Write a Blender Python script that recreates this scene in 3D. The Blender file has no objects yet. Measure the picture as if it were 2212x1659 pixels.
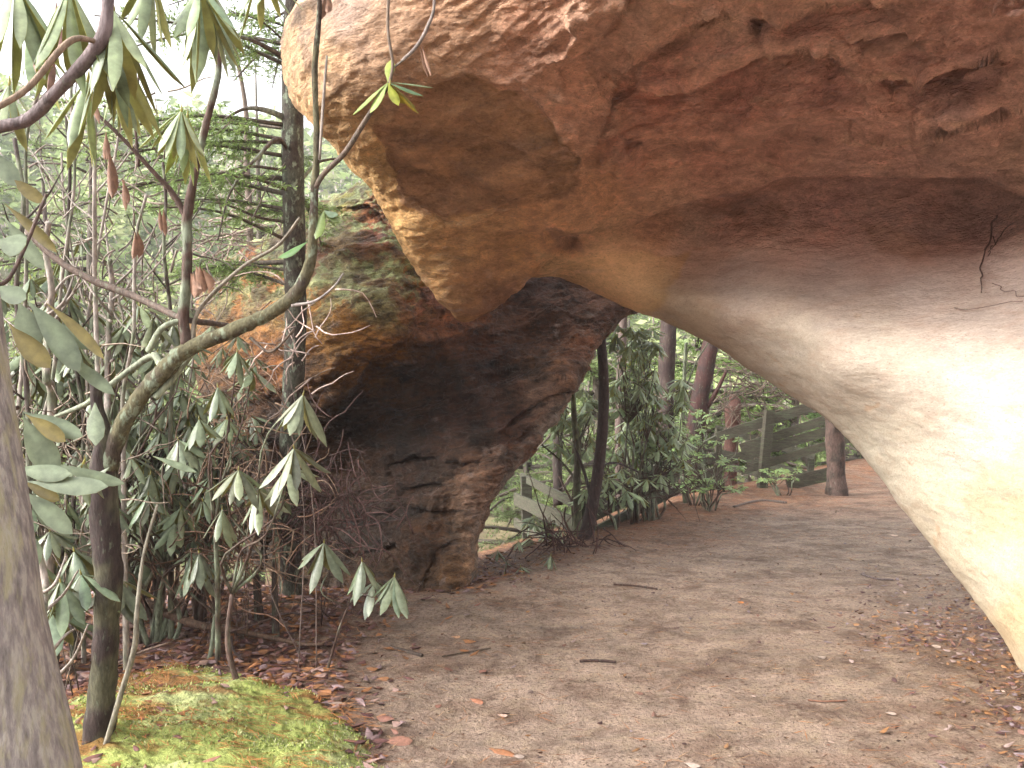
import bpy, math, random
import numpy as np
from mathutils import Vector

random.seed(7); RS = np.random.RandomState(7)
# ------------------------------------------------------------------ camera, sky, sun, exposure
SC = bpy.context.scene
EYE = 1.6; F = 1840.0; CX, CY = 1106.0, 829.5          # picture measured on a 2212 x 1659 sheet
cam = bpy.data.objects.new('camera', bpy.data.cameras.new('camera'))
SC.collection.objects.link(cam); SC.camera = cam
cam.location = (0, 0, EYE); cam.rotation_euler = (math.radians(90), 0, 0)
cam.data.lens = 36.0*F/2212.0; cam.data.clip_end = 600; cam.data.clip_start = 0.05
cam.data.dof.use_dof = False

w = bpy.data.worlds.new('World'); SC.world = w; w.use_nodes = True
nt = w.node_tree; nt.nodes.clear()
out = nt.nodes.new('ShaderNodeOutputWorld'); bg = nt.nodes.new('ShaderNodeBackground')
sky = nt.nodes.new('ShaderNodeTexSky'); sky.sky_type = 'NISHITA'; sky.sun_disc = False
SUN_EL, SUN_AZ = 25.0, 252.0       # azimuth clockwise from +Y
sky.sun_elevation = math.radians(SUN_EL); sky.sun_rotation = math.radians(SUN_AZ)
sky.dust_density = 5.0; sky.air_density = 1.0; sky.ozone_density = 1.0
hs = nt.nodes.new('ShaderNodeHueSaturation'); hs.inputs['Saturation'].default_value = 0.10
bg.inputs['Strength'].default_value = 0.15
nt.links.new(sky.outputs[0], hs.inputs['Color']); nt.links.new(hs.outputs[0], bg.inputs['Color'])
nt.links.new(bg.outputs[0], out.inputs['Surface'])
sl = bpy.data.lights.new('sun', 'SUN'); sl.energy = .75; sl.angle = math.radians(45); sl.color = (1, .90, .76)
sun = bpy.data.objects.new('sun', sl); SC.collection.objects.link(sun)
a, e = math.radians(SUN_AZ), math.radians(SUN_EL)
sdir = Vector((math.sin(a)*math.cos(e), math.cos(a)*math.cos(e), math.sin(e)))
sun.rotation_euler = sdir.to_track_quat('Z', 'Y').to_euler()
SC.view_settings.view_transform = 'Standard'; SC.view_settings.look = 'None'
SC.view_settings.exposure = 2.4; SC.view_settings.gamma = 1.0
SC.render.engine = 'CYCLES'; SC.cycles.max_bounces = 6; SC.cycles.diffuse_bounces = 4

# ------------------------------------------------------------------ helpers
def P(x, y, d):
    return np.array([(x-CX)/F*d, d, EYE-(y-CY)/F*d])
_perm = np.random.RandomState(3).permutation(256).astype(np.int64)
_val = np.random.RandomState(4).rand(256)
def vnoise(p):
    i = np.floor(p).astype(np.int64); f = p-i; f = f*f*f*(f*(f*6-15)+10)
    r = 0
    for dx in (0, 1):
        wx = f[:, 0] if dx else 1-f[:, 0]
        a_ = _perm[(i[:, 0]+dx) & 255]
        for dy in (0, 1):
            wy = f[:, 1] if dy else 1-f[:, 1]
            b_ = _perm[(a_+i[:, 1]+dy) & 255]
            for dz in (0, 1):
                wz = f[:, 2] if dz else 1-f[:, 2]
                r = r+wx*wy*wz*_val[_perm[(b_+i[:, 2]+dz) & 255]]
    return r*2-1
def fbm(p, o=4, g=.5, off=0.0):
    p = np.asarray(p, float)+off; s = 0; a_ = 1; n = 0
    for k in range(o):
        s = s+a_*vnoise(p); n += a_; a_ *= g; p = p*2.03+17.3
    return s/n
def ridged(p, o=4, off=0.0):
    p = np.asarray(p, float)+off; s = 0; a_ = 1; n = 0
    for k in range(o):
        s = s+a_*(1-np.abs(vnoise(p))*2.2); n += a_; a_ *= .5; p = p*2.1+9.1
    return s/n
def sstep(a_, b_, x):
    t = np.clip((x-a_)/(b_-a_), 0, 1); return t*t*(3-2*t)
def ledges(v, n=5):
    v = v*n; f = np.floor(v); return (f+sstep(.0, .3, v-f))/n
def catmull(pts, n):
    pts = np.asarray(pts, float)
    q = np.vstack([2*pts[0]-pts[1], pts, 2*pts[-1]-pts[-2]])
    m = len(pts)-1; u = np.linspace(0, m, n); k = np.minimum(u.astype(int), m-1); t = (u-k)[:, None]
    a_, b_, c_, d_ = q[k], q[k+1], q[k+2], q[k+3]
    return .5*(2*b_+(c_-a_)*t+(2*a_-5*b_+4*c_-d_)*t*t+(3*b_-a_-3*c_+d_)*t**3)
def rbf(ctrl):
    c = np.array(ctrl, float); xy = c[:, :2]/1000.; v = c[:, 2:]
    def phi(r2): return np.where(r2 > 0, r2*np.log(r2+1e-12)*.5, 0)
    n = len(c); K = phi(((xy[:, None]-xy[None])**2).sum(-1))+np.eye(n)*1e-3
    Q = np.hstack([np.ones((n, 1)), xy]); A = np.zeros((n+3, n+3)); A[:n, :n] = K; A[:n, n:] = Q; A[n:, :n] = Q.T
    sol = np.linalg.solve(A, np.vstack([v, np.zeros((3, v.shape[1]))]))
    def f(x, y):
        p = np.stack([x, y], -1)/1000.
        r = np.zeros((len(p), v.shape[1]))
        for k in range(n):
            r += phi(((p-xy[k])**2).sum(-1))[:, None]*sol[k]
        return r+sol[n]+p[:, :1]*sol[n+1]+p[:, 1:]*sol[n+2]
    return f
def shepard(ctrl, pw=3.0):
    c = [(x, y, col) for x, y, col in ctrl]
    def f(x, y):
        num = np.zeros((len(x), 3)); den = np.zeros(len(x))
        for cx, cy, col in c:
            w_ = 1/(((x-cx)**2+(y-cy)**2)/1e4+.05)**(pw/2)
            num += w_[:, None]*np.array(col); den += w_
        return num/den[:, None]
    return f
def polydist(px, py, chain):
    """distance to polyline, and side (positive = below / right-hand of travel)"""
    best = np.full(len(px), 1e9); side = np.zeros(len(px)); tt = np.zeros(len(px))
    ch = np.array(chain, float); m = len(ch)-1
    for i in range(m):
        a_, b_ = ch[i], ch[i+1]; ab = b_-a_
        t = np.clip(((px-a_[0])*ab[0]+(py-a_[1])*ab[1])/(ab@ab), 0, 1)
        dx = px-a_[0]-t*ab[0]; dy = py-a_[1]-t*ab[1]; d = np.hypot(dx, dy)
        s_ = np.sign(ab[0]*dy-ab[1]*dx); u = d < best
        best[u] = d[u]; side[u] = s_[u]; tt[u] = (i+t[u])/m
    return best, side, tt

def mesh(name, v, q, col=None, tris=None, mat=None, parent=None, smooth=True):
    me = bpy.data.meshes.new(name)
    v = np.asarray(v, np.float32); q = np.asarray(q, np.int32).reshape(-1, 4)
    nt_ = 0 if tris is None else len(tris)
    me.vertices.add(len(v)); me.vertices.foreach_set('co', v.ravel())
    me.loops.add(len(q)*4+nt_*3)
    li = q.ravel() if not nt_ else np.concatenate([q.ravel(), np.asarray(tris, np.int32).ravel()])
    me.loops.foreach_set('vertex_index', li)
    me.polygons.add(len(q)+nt_)
    ls = np.arange(len(q))*4
    if nt_: ls = np.concatenate([ls, len(q)*4+np.arange(nt_)*3])
    me.polygons.foreach_set('loop_start', ls.astype(np.int32))
    me.polygons.foreach_set('use_smooth', np.full(len(q)+nt_, smooth))
    me.update(calc_edges=True)
    if col is not None:
        at = me.color_attributes.new('Col', 'FLOAT_COLOR', 'POINT')
        c = np.ones((len(v), 4), np.float32); c[:, :np.shape(col)[-1]] = col; at.data.foreach_set('color', c.ravel())
    if mat: me.materials.append(mat)
    o = bpy.data.objects.new(name, me); SC.collection.objects.link(o)
    if parent:
        o.parent = parent; o.matrix_parent_inverse = parent.matrix_world.inverted()
    return o
class MB:
    def __init__(s): s.v = []; s.q = []; s.c = []; s.n = 0
    def add(s, v, q, c):
        v = np.asarray(v, float).reshape(-1, 3); s.v.append(v); s.q.append(np.asarray(q, int).reshape(-1, 4)+s.n)
        c = np.asarray(c, float); s.c.append(np.broadcast_to(c, (len(v), 3)) if c.ndim == 1 else c); s.n += len(v)
    def tube(s, pts, r, sides=7, col=(.1, .08, .06), rough=0.0, n=None, cvar=.15, col2=None):
        pts = np.asarray(pts, float)
        r = np.full(len(pts), r) if np.isscalar(r) else np.asarray(r, float)
        if n: 
            z = catmull(np.hstack([pts, r[:, None]]), n); pts = z[:, :3]; r = np.maximum(z[:, 3], 5e-4)
        m = len(pts); t = np.gradient(pts, axis=0); t /= np.linalg.norm(t, axis=1)[:, None]+1e-9
        up = np.array([0, 1., .13]) if abs(t[0][1]) < .9 else np.array([1., 0, 0])
        N = np.zeros((m, 3)); u = up-t[0]*(up@t[0]); u /= np.linalg.norm(u)
        for i in range(m):
            u = u-t[i]*(u@t[i]); u /= np.linalg.norm(u)+1e-9; N[i] = u
        B = np.cross(t, N); an = np.linspace(0, 2*np.pi, sides, endpoint=False)
        ring = N[:, None]*np.cos(an)[None, :, None]+B[:, None]*np.sin(an)[None, :, None]
        rr = np.repeat(r[:, None], sides, 1)
        if rough:
            sp = (pts[:, None]+ring*rr[..., None]*1.0).reshape(-1, 3)
            sc_ = .6/max(r.max(), .01)
            rr = rr*(1+rough*fbm(sp*np.array([1, 1, .35])*sc_*2.2, 3)).reshape(m, sides)
        v = pts[:, None]+ring*rr[..., None]
        i, j = np.meshgrid(np.arange(m-1), np.arange(sides), indexing='ij'); j2 = (j+1) % sides
        q = np.stack([i*sides+j, i*sides+j2, (i+1)*sides+j2, (i+1)*sides+j], -1).reshape(-1, 4)
        vv = v.reshape(-1, 3); c = np.array(col)[None]*np.ones((len(vv), 1))
        if col2 is not None:
            k = sstep(.02, .35, fbm(vv*9, 3, off=3.3))[:, None]; c = c*(1-k)+np.array(col2)*k
        c = c*(1+cvar*RS.randn(1, 1)*.6)
        vv = np.vstack([vv, pts[0], pts[-1]]); c = np.vstack([c, c[:1], c[-1:]])
        a_, b_ = m*sides, m*sides+1; jj = np.arange(0, sides-1, 2)
        cap = [[a_, (k+2) % sides, (k+1) % sides, k] for k in range(0, sides-1, 2)]
        cap2 = [[b_, (m-1)*sides+k, (m-1)*sides+(k+1) % sides, (m-1)*sides+(k+2) % sides] for k in range(0, sides-1, 2)]
        s.add(vv, np.vstack([q, cap, cap2]), np.clip(c, 0, 1))
    def box(s, a_, b_, h, th, col, up=(0, 0, 1)):
        """board from a to b, height h along up, thickness th"""
        a_, b_ = np.array(a_, float), np.array(b_, float); d = b_-a_; up = np.array(up, float)
        n = np.cross(d, up); n /= np.linalg.norm(n); up = np.cross(n, d); up /= np.linalg.norm(up)
        c = []
        for p in np.linspace(0, 1, 9):
            m_ = a_+d*p+RS.randn(3)*.0015
            for (i, j) in ((-1, -1), (1, -1), (1, 1), (-1, 1)): c.append(m_+n*i*th/2+up*j*h/2)
        q = []
        for k in range(8):
            for j in range(4): q.append([k*4+j, k*4+(j+1) % 4, (k+1)*4+(j+1) % 4, (k+1)*4+j])
        q += [[3, 2, 1, 0], [32, 33, 34, 35]]
        s.add(c, q, np.array(col)*(1+.1*RS.randn()))
    def leaves(s, o, a_, n, L, W, droop, ct, cb, fold=.25, st=6, prof=None):
        """N two-layered leaves; o,a,n (N,3); L,W,droop (N); ct,cb (N,3)"""
        o, a_, n = [np.asarray(x, float).reshape(-1, 3) for x in (o, a_, n)]; N = len(o)
        if not N: return
        L, W, droop = [np.broadcast_to(np.asarray(x, float), (N,)) for x in (L, W, droop)]
        ct = np.broadcast_to(np.asarray(ct, float), (N, 3)); cb = np.broadcast_to(np.asarray(cb, float), (N, 3))
        a_ = a_/np.linalg.norm(a_, axis=1)[:, None]; sd = np.cross(a_, n); sd /= np.linalg.norm(sd, axis=1)[:, None]+1e-9
        n = np.cross(sd, a_)
        T = np.linspace(0, 1, st)
        if prof is None: prof = np.interp(T, [0, .08, .22, .42, .65, .85, .96, 1], [.05, .08, .45, .85, 1, .75, .35, .03])
        side = np.array([-1, 0, 1.])
        bend = RS.uniform(-.12, .12, N)
        ctr = o[:, None]+a_[:, None]*(L[:, None]*T)[..., None]
        ctr = ctr+sd[:, None]*(bend[:, None]*L[:, None]*T**2)[..., None]
        ctr[..., 2] -= (droop*L)[:, None]*T**2
        fo = fold*(1+RS.uniform(-.5, .9, N))
        hw = W[:, None]/2*prof[None]
        v = ctr[:, :, None]+sd[:, None, None]*(hw[..., None]*side)[..., None]-n[:, None, None]*((fo[:, None]*hw)[..., None]*np.abs(side))[..., None]
        v2 = v-n[:, None, None]*.0015
        V = np.concatenate([v.reshape(N, -1, 3), v2.reshape(N, -1, 3)], 1); m = st*3
        q = []
        for i in range(st-1):
            for j in range(2):
                a0 = i*3+j; q.append([a0, a0+3, a0+4, a0+1]); q.append([m+a0, m+a0+1, m+a0+4, m+a0+3])
        q = np.array(q)[None]+(np.arange(N)*2*m)[:, None, None]
        rib = np.ones((st, 3)); rib[:, 1] = 1.25
        c = np.concatenate([ct[:, None]*rib.reshape(-1)[None, :, None], cb[:, None]*np.ones((1, m, 1))], 1)
        s.add(V.reshape(-1, 3), q.reshape(-1, 4), np.clip(c, 0, 1).reshape(-1, 3))
    def flakes(s, o, a_, n, L, W, col):
        """N small pointed 4-corner blades"""
        o, a_, n = [np.asarray(x, float).reshape(-1, 3) for x in (o, a_, n)]; N = len(o)
        a_ = a_/(np.linalg.norm(a_, axis=1)[:, None]+1e-9); sd = np.cross(a_, n); sd /= np.linalg.norm(sd, axis=1)[:, None]+1e-9
        L = np.broadcast_to(L, (N,))[:, None]; W = np.broadcast_to(W, (N,))[:, None]
        v = np.stack([o, o+a_*L*.5-sd*W/2, o+a_*L, o+a_*L*.5+sd*W/2], 1)
        q = np.arange(N*4).reshape(N, 4); c = np.repeat(np.broadcast_to(col, (N, 3)), 4, 0)
        s.add(v.reshape(-1, 3), q, np.clip(c, 0, 1))
    def build(s, name, mat, parent=None, smooth=True):
        return mesh(name, np.vstack(s.v), np.vstack(s.q), np.vstack(s.c), None, mat, parent, smooth)

def tag(o, label, cat, group=None, kind=None):
    if label: o['label'] = label
    if cat: o['category'] = cat
    if group: o['group'] = group
    if kind: o['kind'] = kind
    return o
def thing(name, loc, label, cat, group=None):
    o = bpy.data.objects.new(name, None); SC.collection.objects.link(o); o.location = tuple(float(t) for t in loc)
    o.empty_display_size = .2; bpy.context.view_layer.update()
    return tag(o, label, cat, group)

# ------------------------------------------------------------------ materials
def mat(name, rough=.8, spec=.3, var=.35, vs=30., bump=.3, bs=60., bdist=.01, stretch=(1, 1, 1), specks=None, crack=None, trans=0, wet=0, hueshift=None, layer=None, mott=None):
    m = bpy.data.materials.new(name); m.use_nodes = True; n = m.node_tree.nodes; l = m.node_tree.links
    b = n['Principled BSDF']; b.inputs['Roughness'].default_value = rough; b.inputs['Specular IOR Level'].default_value = spec
    at = n.new('ShaderNodeAttribute'); at.attribute_name = 'Col'
    geo = n.new('ShaderNodeNewGeometry'); mp = n.new('ShaderNodeMapping'); mp.inputs['Scale'].default_value = stretch
    l.new(geo.outputs['Position'], mp.inputs['Vector'])
    def noise(sc_, det=5, ro=.6, dis=0.):
        t = n.new('ShaderNodeTexNoise'); t.inputs['Scale'].default_value = sc_; t.inputs['Detail'].default_value = det
        t.inputs['Roughness'].default_value = ro; t.inputs['Distortion'].default_value = dis; l.new(mp.outputs[0], t.inputs['Vector']); return t
    def rng(src, a0, a1, b0, b1):
        r = n.new('ShaderNodeMapRange'); l.new(src, r.inputs[0])
        for k, x in zip((1, 2, 3, 4), (a0, a1, b0, b1)): r.inputs[k].default_value = x
        return r.outputs[0]
    col = at.outputs['Color']
    def mul(c, f):
        mx = n.new('ShaderNodeVectorMath'); mx.operation = 'SCALE'; l.new(c, mx.inputs[0]); l.new(f, mx.inputs['Scale']); return mx.outputs[0]
    t1 = noise(vs); col = mul(col, rng(t1.outputs[0], .3, .7, 1-var, 1+var))
    if mott:                                            # crisp mottling in proportion to the 4th channel
        ma = n.new('ShaderNodeMath'); ma.operation = 'MULTIPLY'; l.new(rng(noise(mott[0], 12, .8, .2).outputs[0], .3, .7, -mott[1], mott[1]), ma.inputs[0]); l.new(at.outputs['Alpha'], ma.inputs[1])
        mb_ = n.new('ShaderNodeMath'); mb_.operation = 'MULTIPLY'; l.new(rng(noise(mott[2], 8, .8, .6).outputs[0], .3, .7, -mott[3], mott[3]), mb_.inputs[0]); l.new(at.outputs['Alpha'], mb_.inputs[1])
        ad = n.new('ShaderNodeMath'); ad.operation = 'ADD'; l.new(ma.outputs[0], ad.inputs[0]); l.new(mb_.outputs[0], ad.inputs[1])
        a1_ = n.new('ShaderNodeMath'); a1_.operation = 'ADD'; l.new(ad.outputs[0], a1_.inputs[0]); a1_.inputs[1].default_value = 1; col = mul(col, a1_.outputs[0])
    if hueshift:
        mx = n.new('ShaderNodeMix'); mx.data_type = 'RGBA'; mx.inputs['B'].default_value = (*hueshift[0], 1)
        l.new(rng(noise(hueshift[1], 4, .65, .4).outputs[0], hueshift[2], hueshift[3], 0, hueshift[4]), mx.inputs['Factor'])
        l.new(col, mx.inputs['A']); col = mx.outputs['Result']
    if layer:
        mx = n.new('ShaderNodeMix'); mx.data_type = 'RGBA'; mx.inputs['B'].default_value = (*layer[0], 1)
        l.new(rng(noise(layer[1], 10, .78, .3).outputs[0], layer[2], layer[3], 0, layer[4]), mx.inputs['Factor'])
        l.new(col, mx.inputs['A']); col = mx.outputs['Result']
    if specks:
        mx = n.new('ShaderNodeMix'); mx.data_type = 'RGBA'; mx.inputs['B'].default_value = (*specks[0], 1)
        l.new(rng(noise(specks[1], 3, .7).outputs[0], specks[2], specks[3], 0, specks[4]), mx.inputs['Factor'])
        l.new(col, mx.inputs['A']); col = mx.outputs['Result']
    l.new(col, b.inputs['Base Color'])
    if bump:
        bst = rng(at.outputs['Alpha'], .3, 1, .18 if mott else bump, bump)
        bp = n.new('ShaderNodeBump'); bp.inputs['Strength'].default_value = bump; bp.inputs['Distance'].default_value = bdist
        l.new(bst, bp.inputs['Strength']); l.new(noise(bs, 6, .65).outputs[0], bp.inputs['Height']); l.new(bp.outputs[0], b.inputs['Normal'])
        if wet:
            pass
    if wet: l.new(rng(noise(vs*.6).outputs[0], .35, .65, rough-wet, rough+.1), b.inputs['Roughness'])
    if trans:
        tr = n.new('ShaderNodeBsdfTranslucent'); ms = n.new('ShaderNodeMixShader'); ms.inputs[0].default_value = trans
        l.new(col, tr.inputs['Color']); l.new(b.outputs[0], ms.inputs[1]); l.new(tr.outputs[0], ms.inputs[2])
        l.new(ms.outputs[0], n['Material Output'].inputs['Surface'])
    return m
M_rock = mat('sandstone', .85, .25, .12, 60, 1.0, 28, .06, mott=(4.5, .42, 17, .34), stretch=(1, 1, 2.2), specks=((.12, .08, .055), 38, .60, .70, .5), hueshift=((.30, .17, .10), 5, .5, .75, .35))
M_pillar = mat('wet_sandstone', .62, .35, .3, 40, 1.0, 22, .08, (1, 1, 2.0), mott=(3.5, .8, 14, .7), layer=((.15, .055, .028), 5, .54, .66, .35), specks=((.02, .012, .01), 40, .5, .65, .6), wet=.25)
M_ground = mat('sandy_soil', .8, .3, .30, 34, .8, 70, .02, (1, 1, 1), specks=((.05, .025, .018), 60, .54, .66, .8), hueshift=((.33, .25, .17), 9, .48, .64, .55), layer=((.085, .045, .03), 2.6, .49, .62, .75), wet=.2)
M_bark = mat('bark', .75, .3, .5, 60, .9, 60, .01, (1, 1, .3), specks=((.20, .24, .17), 45, .6, .72, .5))
M_bark_l = mat('lichened_bark', .85, .2, .5, 70, .9, 70, .01, (1, 1, .5), specks=((.24, .29, .21), 22, .55, .64, .7))
M_smooth = mat('smooth_bark', .8, .25, .45, 90, 1.0, 110, .006, (1, 1, .22), specks=((.36, .33, .27), 90, .52, .62, .7), hueshift=((.34, .31, .19), 26, .50, .62, .8))
M_leaf = mat('waxy_leaf', .34, .6, .32, 28, .15, 90, .002, trans=.38)
M_dead = mat('dead_leaf', .65, .35, .3, 60, .3, 60, .003)
M_needle = mat('evergreen_foliage', .6, .3, .3, 12, 0, trans=.35)
M_wood = mat('weathered_wood', .85, .2, .45, 14, .8, 30, .008, (2, 1.2, 14), mott=(3, .4, 9, .5), hueshift=((.10, .13, .07), 2.5, .5, .65, .5))
M_moss = mat('moss', .95, .1, .45, 38, 1.0, 90, .02, hueshift=((.25, .10, .035), 9, .58, .70, .6))
M_far = mat('far_foliage', .9, .1, .25, 1.5, 0, trans=.3)

# ------------------------------------------------------------------ ground
EDGE = [(-60, 12), (-14, 8.2), (-5, 6.9), (-2.6, 6.7), (-1.7, 6.55), (-.5, 6.45), (-.1, 6.9), (.61, 8.5), (2.5, 11.9), (4.4, 14.2), (7, 17.5), (14, 24), (40, 40)]
def gz(x, y):
    x = np.asarray(x, float); y = np.asarray(y, float); sh = x.shape; x = x.ravel(); y = y.ravel()
    d, s, _ = polydist(x, y, EDGE); sd = d*s                   # positive on the far/left side
    r = np.hypot(x, y)
    far = np.log1p(np.exp(np.clip((sd-.35)*4, -30, 30)))/4
    z = -7.5*np.tanh(far*.42/7.5)
    z = z+sstep(28, 120, r)*31
    p = np.stack([x, y, 0*x], -1)
    z = z+.035*fbm(p*.8, 3)+.012*fbm(p*4, 3)+fbm(p*.12, 3, off=5)*np.clip(far, 0, 12)*.15
    z = z+sstep(-5, 0, -np.abs(sd))*0 + .05*np.exp(-((sd+.3)/.5)**2)
    z = z+.10*sstep(-.3, -2.2, x)*sstep(6.5, 4, y)*fbm(p*1.6, 2, off=9)
    return z.reshape(sh)
def gp(x, y): return np.array([x, y, float(gz(np.array([x]), np.array([y]))[0])])
def grid_axis(lo, hi, mid0, mid1, step, n_out):
    a_ = np.arange(mid0, mid1, step)
    l = mid0-(mid0-lo)*(np.linspace(1, 0, n_out, endpoint=False)**2.4); r = mid1+(hi-mid1)*(np.linspace(0, 1, n_out)**2.4)
    return np.concatenate([l, a_, r])
gx = grid_axis(-260, 260, -4, 6, .035, 60); gy = grid_axis(-60, 300, 2.2, 13.5, .045, 60)
GX, GY = np.meshgrid(gx, gy, indexing='ij'); GZ = gz(GX, GY)
px, py = GX.ravel(), GY.ravel(); pp = np.stack([px, py, 0*px], -1)
d_, s_, _ = polydist(px, py, EDGE); sd = d_*s_
sand = np.array([.265, .193, .148]); litter = np.array([.105, .042, .028]); orange = np.array([.24, .085, .032]); duff = np.array([.13, .07, .045]); greenf = np.array([.22, .23, .12])
nz = fbm(pp*1.3, 4, off=2); nf = fbm(pp*np.array([7, 16, 1]), 4, off=8)
lit = sstep(-.75, -1.35, px+.28*nz+(py-4.2)*.02-.28*(5.2-py)*(py < 5.2))              # left side litter
lit = np.clip(np.maximum(lit, sstep(-.5, .15, sd+.45*nz)), 0, 1)
corner = sstep(1.1, 2.3, px-.33*(py-3.2)+.5*nz)*sstep(7.6, 5.0, py)*.75
org = np.clip(sstep(-1.5, -.35, sd+.9*nz)*sstep(7, 10, py)+sstep(9.6, 11.5, py+nz)*.7, 0, 1)
c = sand*(1+.40*nf[:, None]+.30*nz[:, None]+.25*fbm(pp*np.array([3, 6, 1]), 3, off=77)[:, None])
k = (lit*(.82+.3*nf))[:, None].clip(0, 1); c = c*(1-k)+litter*k
k = (org*(.6+.6*nf)).clip(0, .85)[:, None]; c = c*(1-k)+orange*k
k = (corner*(.6+.7*nf)).clip(0, 1)[:, None]; c = c*(1-k)+duff*.8*k
k = (sstep(.15, .5, fbm(pp*np.array([2.2, 5, 1]), 4, off=31))*.45*(1-lit))[:, None]; c = c*(1-k)+duff*k
k = sstep(16, 30, np.hypot(px, py))[:, None]*sstep(0, 3, sd)[:, None]; c = c*(1-k)+(greenf*(1+.3*nz[:, None]))*k
nxg, nyg = len(gx), len(gy); i, j = np.meshgrid(np.arange(nxg-1), np.arange(nyg-1), indexing='ij')
q = np.stack([i*nyg+j, (i+1)*nyg+j, (i+1)*nyg+j+1, i*nyg+j+1], -1).reshape(-1, 4)
g = mesh('ground', np.stack([px, py, GZ.ravel()], -1), q, np.clip(c, .01, 1), None, M_ground); tag(g, 'sandy path and leaf covered forest floor dropping away to a wooded valley', None, None, 'structure')

# ------------------------------------------------------------------ rock arch
def resample(chain, n):
    c = catmull(chain, 4000); s_ = np.concatenate([[0], np.cumsum(np.linalg.norm(np.diff(c, axis=0), axis=1))]); u = np.linspace(0, s_[-1], n)
    return np.stack([np.interp(u, s_, c[:, k]) for k in range(c.shape[1])], -1)
def lens_mesh(name, B, O, depth, T, colf, disp, ns, ntt, matl, parent, ease=1.0, round_w=60, round_d=.45, both=False):
    """closed rock: front sheet between two outlines, and a back sheet T metres behind it"""
    idx = np.linspace(0, 1, len(B)); dense = np.linspace(0, 1, 3000)
    Bd = catmull(B, 3000); Od = catmull(O, 3000)
    seg = np.linalg.norm(np.diff(Bd, axis=0), axis=1)+.35*np.linalg.norm(np.diff(Od, axis=0), axis=1)
    s_ = np.concatenate([[0], np.cumsum(seg)]); u = np.linspace(0, s_[-1], ns)
    b = np.stack([np.interp(u, s_, Bd[:, k]) for k in (0, 1)], -1); jit = np.stack([b[:, 0]/55, b[:, 1]/55, 0*u], -1); b = b+np.stack([fbm(jit, 4, .6, off=5), fbm(jit, 4, .6, off=45)], -1)*(9 if both else 4.5); o = np.stack([np.interp(u, s_, Od[:, k]) for k in (0, 1)], -1)
    t = np.linspace(0, 1, ntt)**ease if not both else .5-.5*np.cos(np.pi*np.linspace(0, 1, ntt))
    X = b[:, None]*(1-t)[None, :, None]+o[:, None]*t[None, :, None]
    x, y = X[..., 0].ravel(), X[..., 1].ravel()
    D = depth(x, y)
    de = np.linalg.norm(X-b[:, None], axis=-1)
    if both: de = np.minimum(de, np.linalg.norm(X-o[:, None], axis=-1))
    de = de.ravel(); e_ = np.clip(1-de/round_w, 0, 1); D = D+round_d*(1-np.sqrt(np.clip(1-e_*e_, 0, 1)))
    W3 = np.stack([(x-CX)/F*D, D, EYE-(y-CY)/F*D], -1)
    G = W3.reshape(ns, ntt, 3); du = np.gradient(G, axis=0); dv = np.gradient(G, axis=1)
    N = np.cross(du, dv); N /= np.linalg.norm(N, axis=-1)[..., None]+1e-9
    for _ in range(8): N = (N+np.concatenate([N[1:], N[-1:]])+np.concatenate([N[:1], N[:-1]])+np.concatenate([N[:, 1:], N[:, -1:]], 1)+np.concatenate([N[:, :1], N[:, :-1]], 1))/5
    N /= np.linalg.norm(N, axis=-1)[..., None]+1e-9
    N = N.reshape(-1, 3); fl = np.sign((N*(W3-np.array([0, 0, EYE]))).sum(1))[:, None]; N = -N*fl       # face the open side
    fade = np.clip(de/25, 0, 1)
    W3 = W3+N*(disp(W3, x, y)*(.55+.45*fade))[:, None]
    col = colf(x, y, W3); rgh = 1-.62*sstep(480, 570, y)*sstep(1200, 1350, x) if not both else np.ones(len(x))
    # back sheet
    nb = 24; tb = .5-.5*np.cos(np.pi*np.linspace(0, 1, nb)); step = max(1, ns//120)
    bi = np.arange(0, ns, 1)
    Db = np.zeros((ns, nb, 3)); Gd = W3.reshape(ns, ntt, 3)
    prof = T*np.sqrt(np.clip(1-(1-2*tb)**2, 0, 1))
    ti = np.interp(tb, t, np.arange(ntt))
    k0 = np.floor(ti).astype(int).clip(0, ntt-2); fr = (ti-k0)[None, :, None]
    base = Gd[:, k0]*(1-fr)+Gd[:, k0+1]*fr
    ray = base-np.array([0, 0, EYE]); ray /= np.linalg.norm(ray, axis=-1)[..., None]
    ray[..., 2] = np.maximum(ray[..., 2], -.02)
    back = base+ray*prof[None, :, None]
    back[..., 2] += prof[None, :]*.12
    nf = ns*ntt; i, j = np.meshgrid(np.arange(ns-1), np.arange(ntt-1), indexing='ij')
    q1 = np.stack([i*ntt+j, i*ntt+j+1, (i+1)*ntt+j+1, (i+1)*ntt+j], -1).reshape(-1, 4)
    bm = nf+np.arange(ns*nb).reshape(ns, nb); bm[:, 0] = np.arange(ns)*ntt; bm[:, -1] = np.arange(ns)*ntt+ntt-1
    q2 = np.stack([bm[:-1, :-1], bm[1:, :-1], bm[1:, 1:], bm[:-1, 1:]], -1).reshape(-1, 4)
    # end caps
    def cap(row, fr_): 
        ids = bm[row]; f_idx = np.clip(np.round(ti).astype(int), 0, ntt-1)+row*ntt
        qq = np.stack([ids[:-1], ids[1:], f_idx[1:], f_idx[:-1]], -1); return qq[1:-1]
    V = np.vstack([W3, back.reshape(-1, 3)])
    cb = np.vstack([col, np.tile(col[::max(1, len(col)//(ns*nb))][:1], (ns*nb, 1))])
    cb[nf:] = col.reshape(ns, ntt, 3)[:, np.clip(np.round(ti).astype(int), 0, ntt-1)].reshape(-1, 3)
    Q = np.vstack([q1, q2, cap(0, 0), cap(ns-1, 1)])
    return mesh(name, V, Q, np.hstack([np.clip(cb, .005, .95), np.r_[rgh, np.full(len(cb)-len(rgh), .6)][:, None]]), None, matl, parent)

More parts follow.
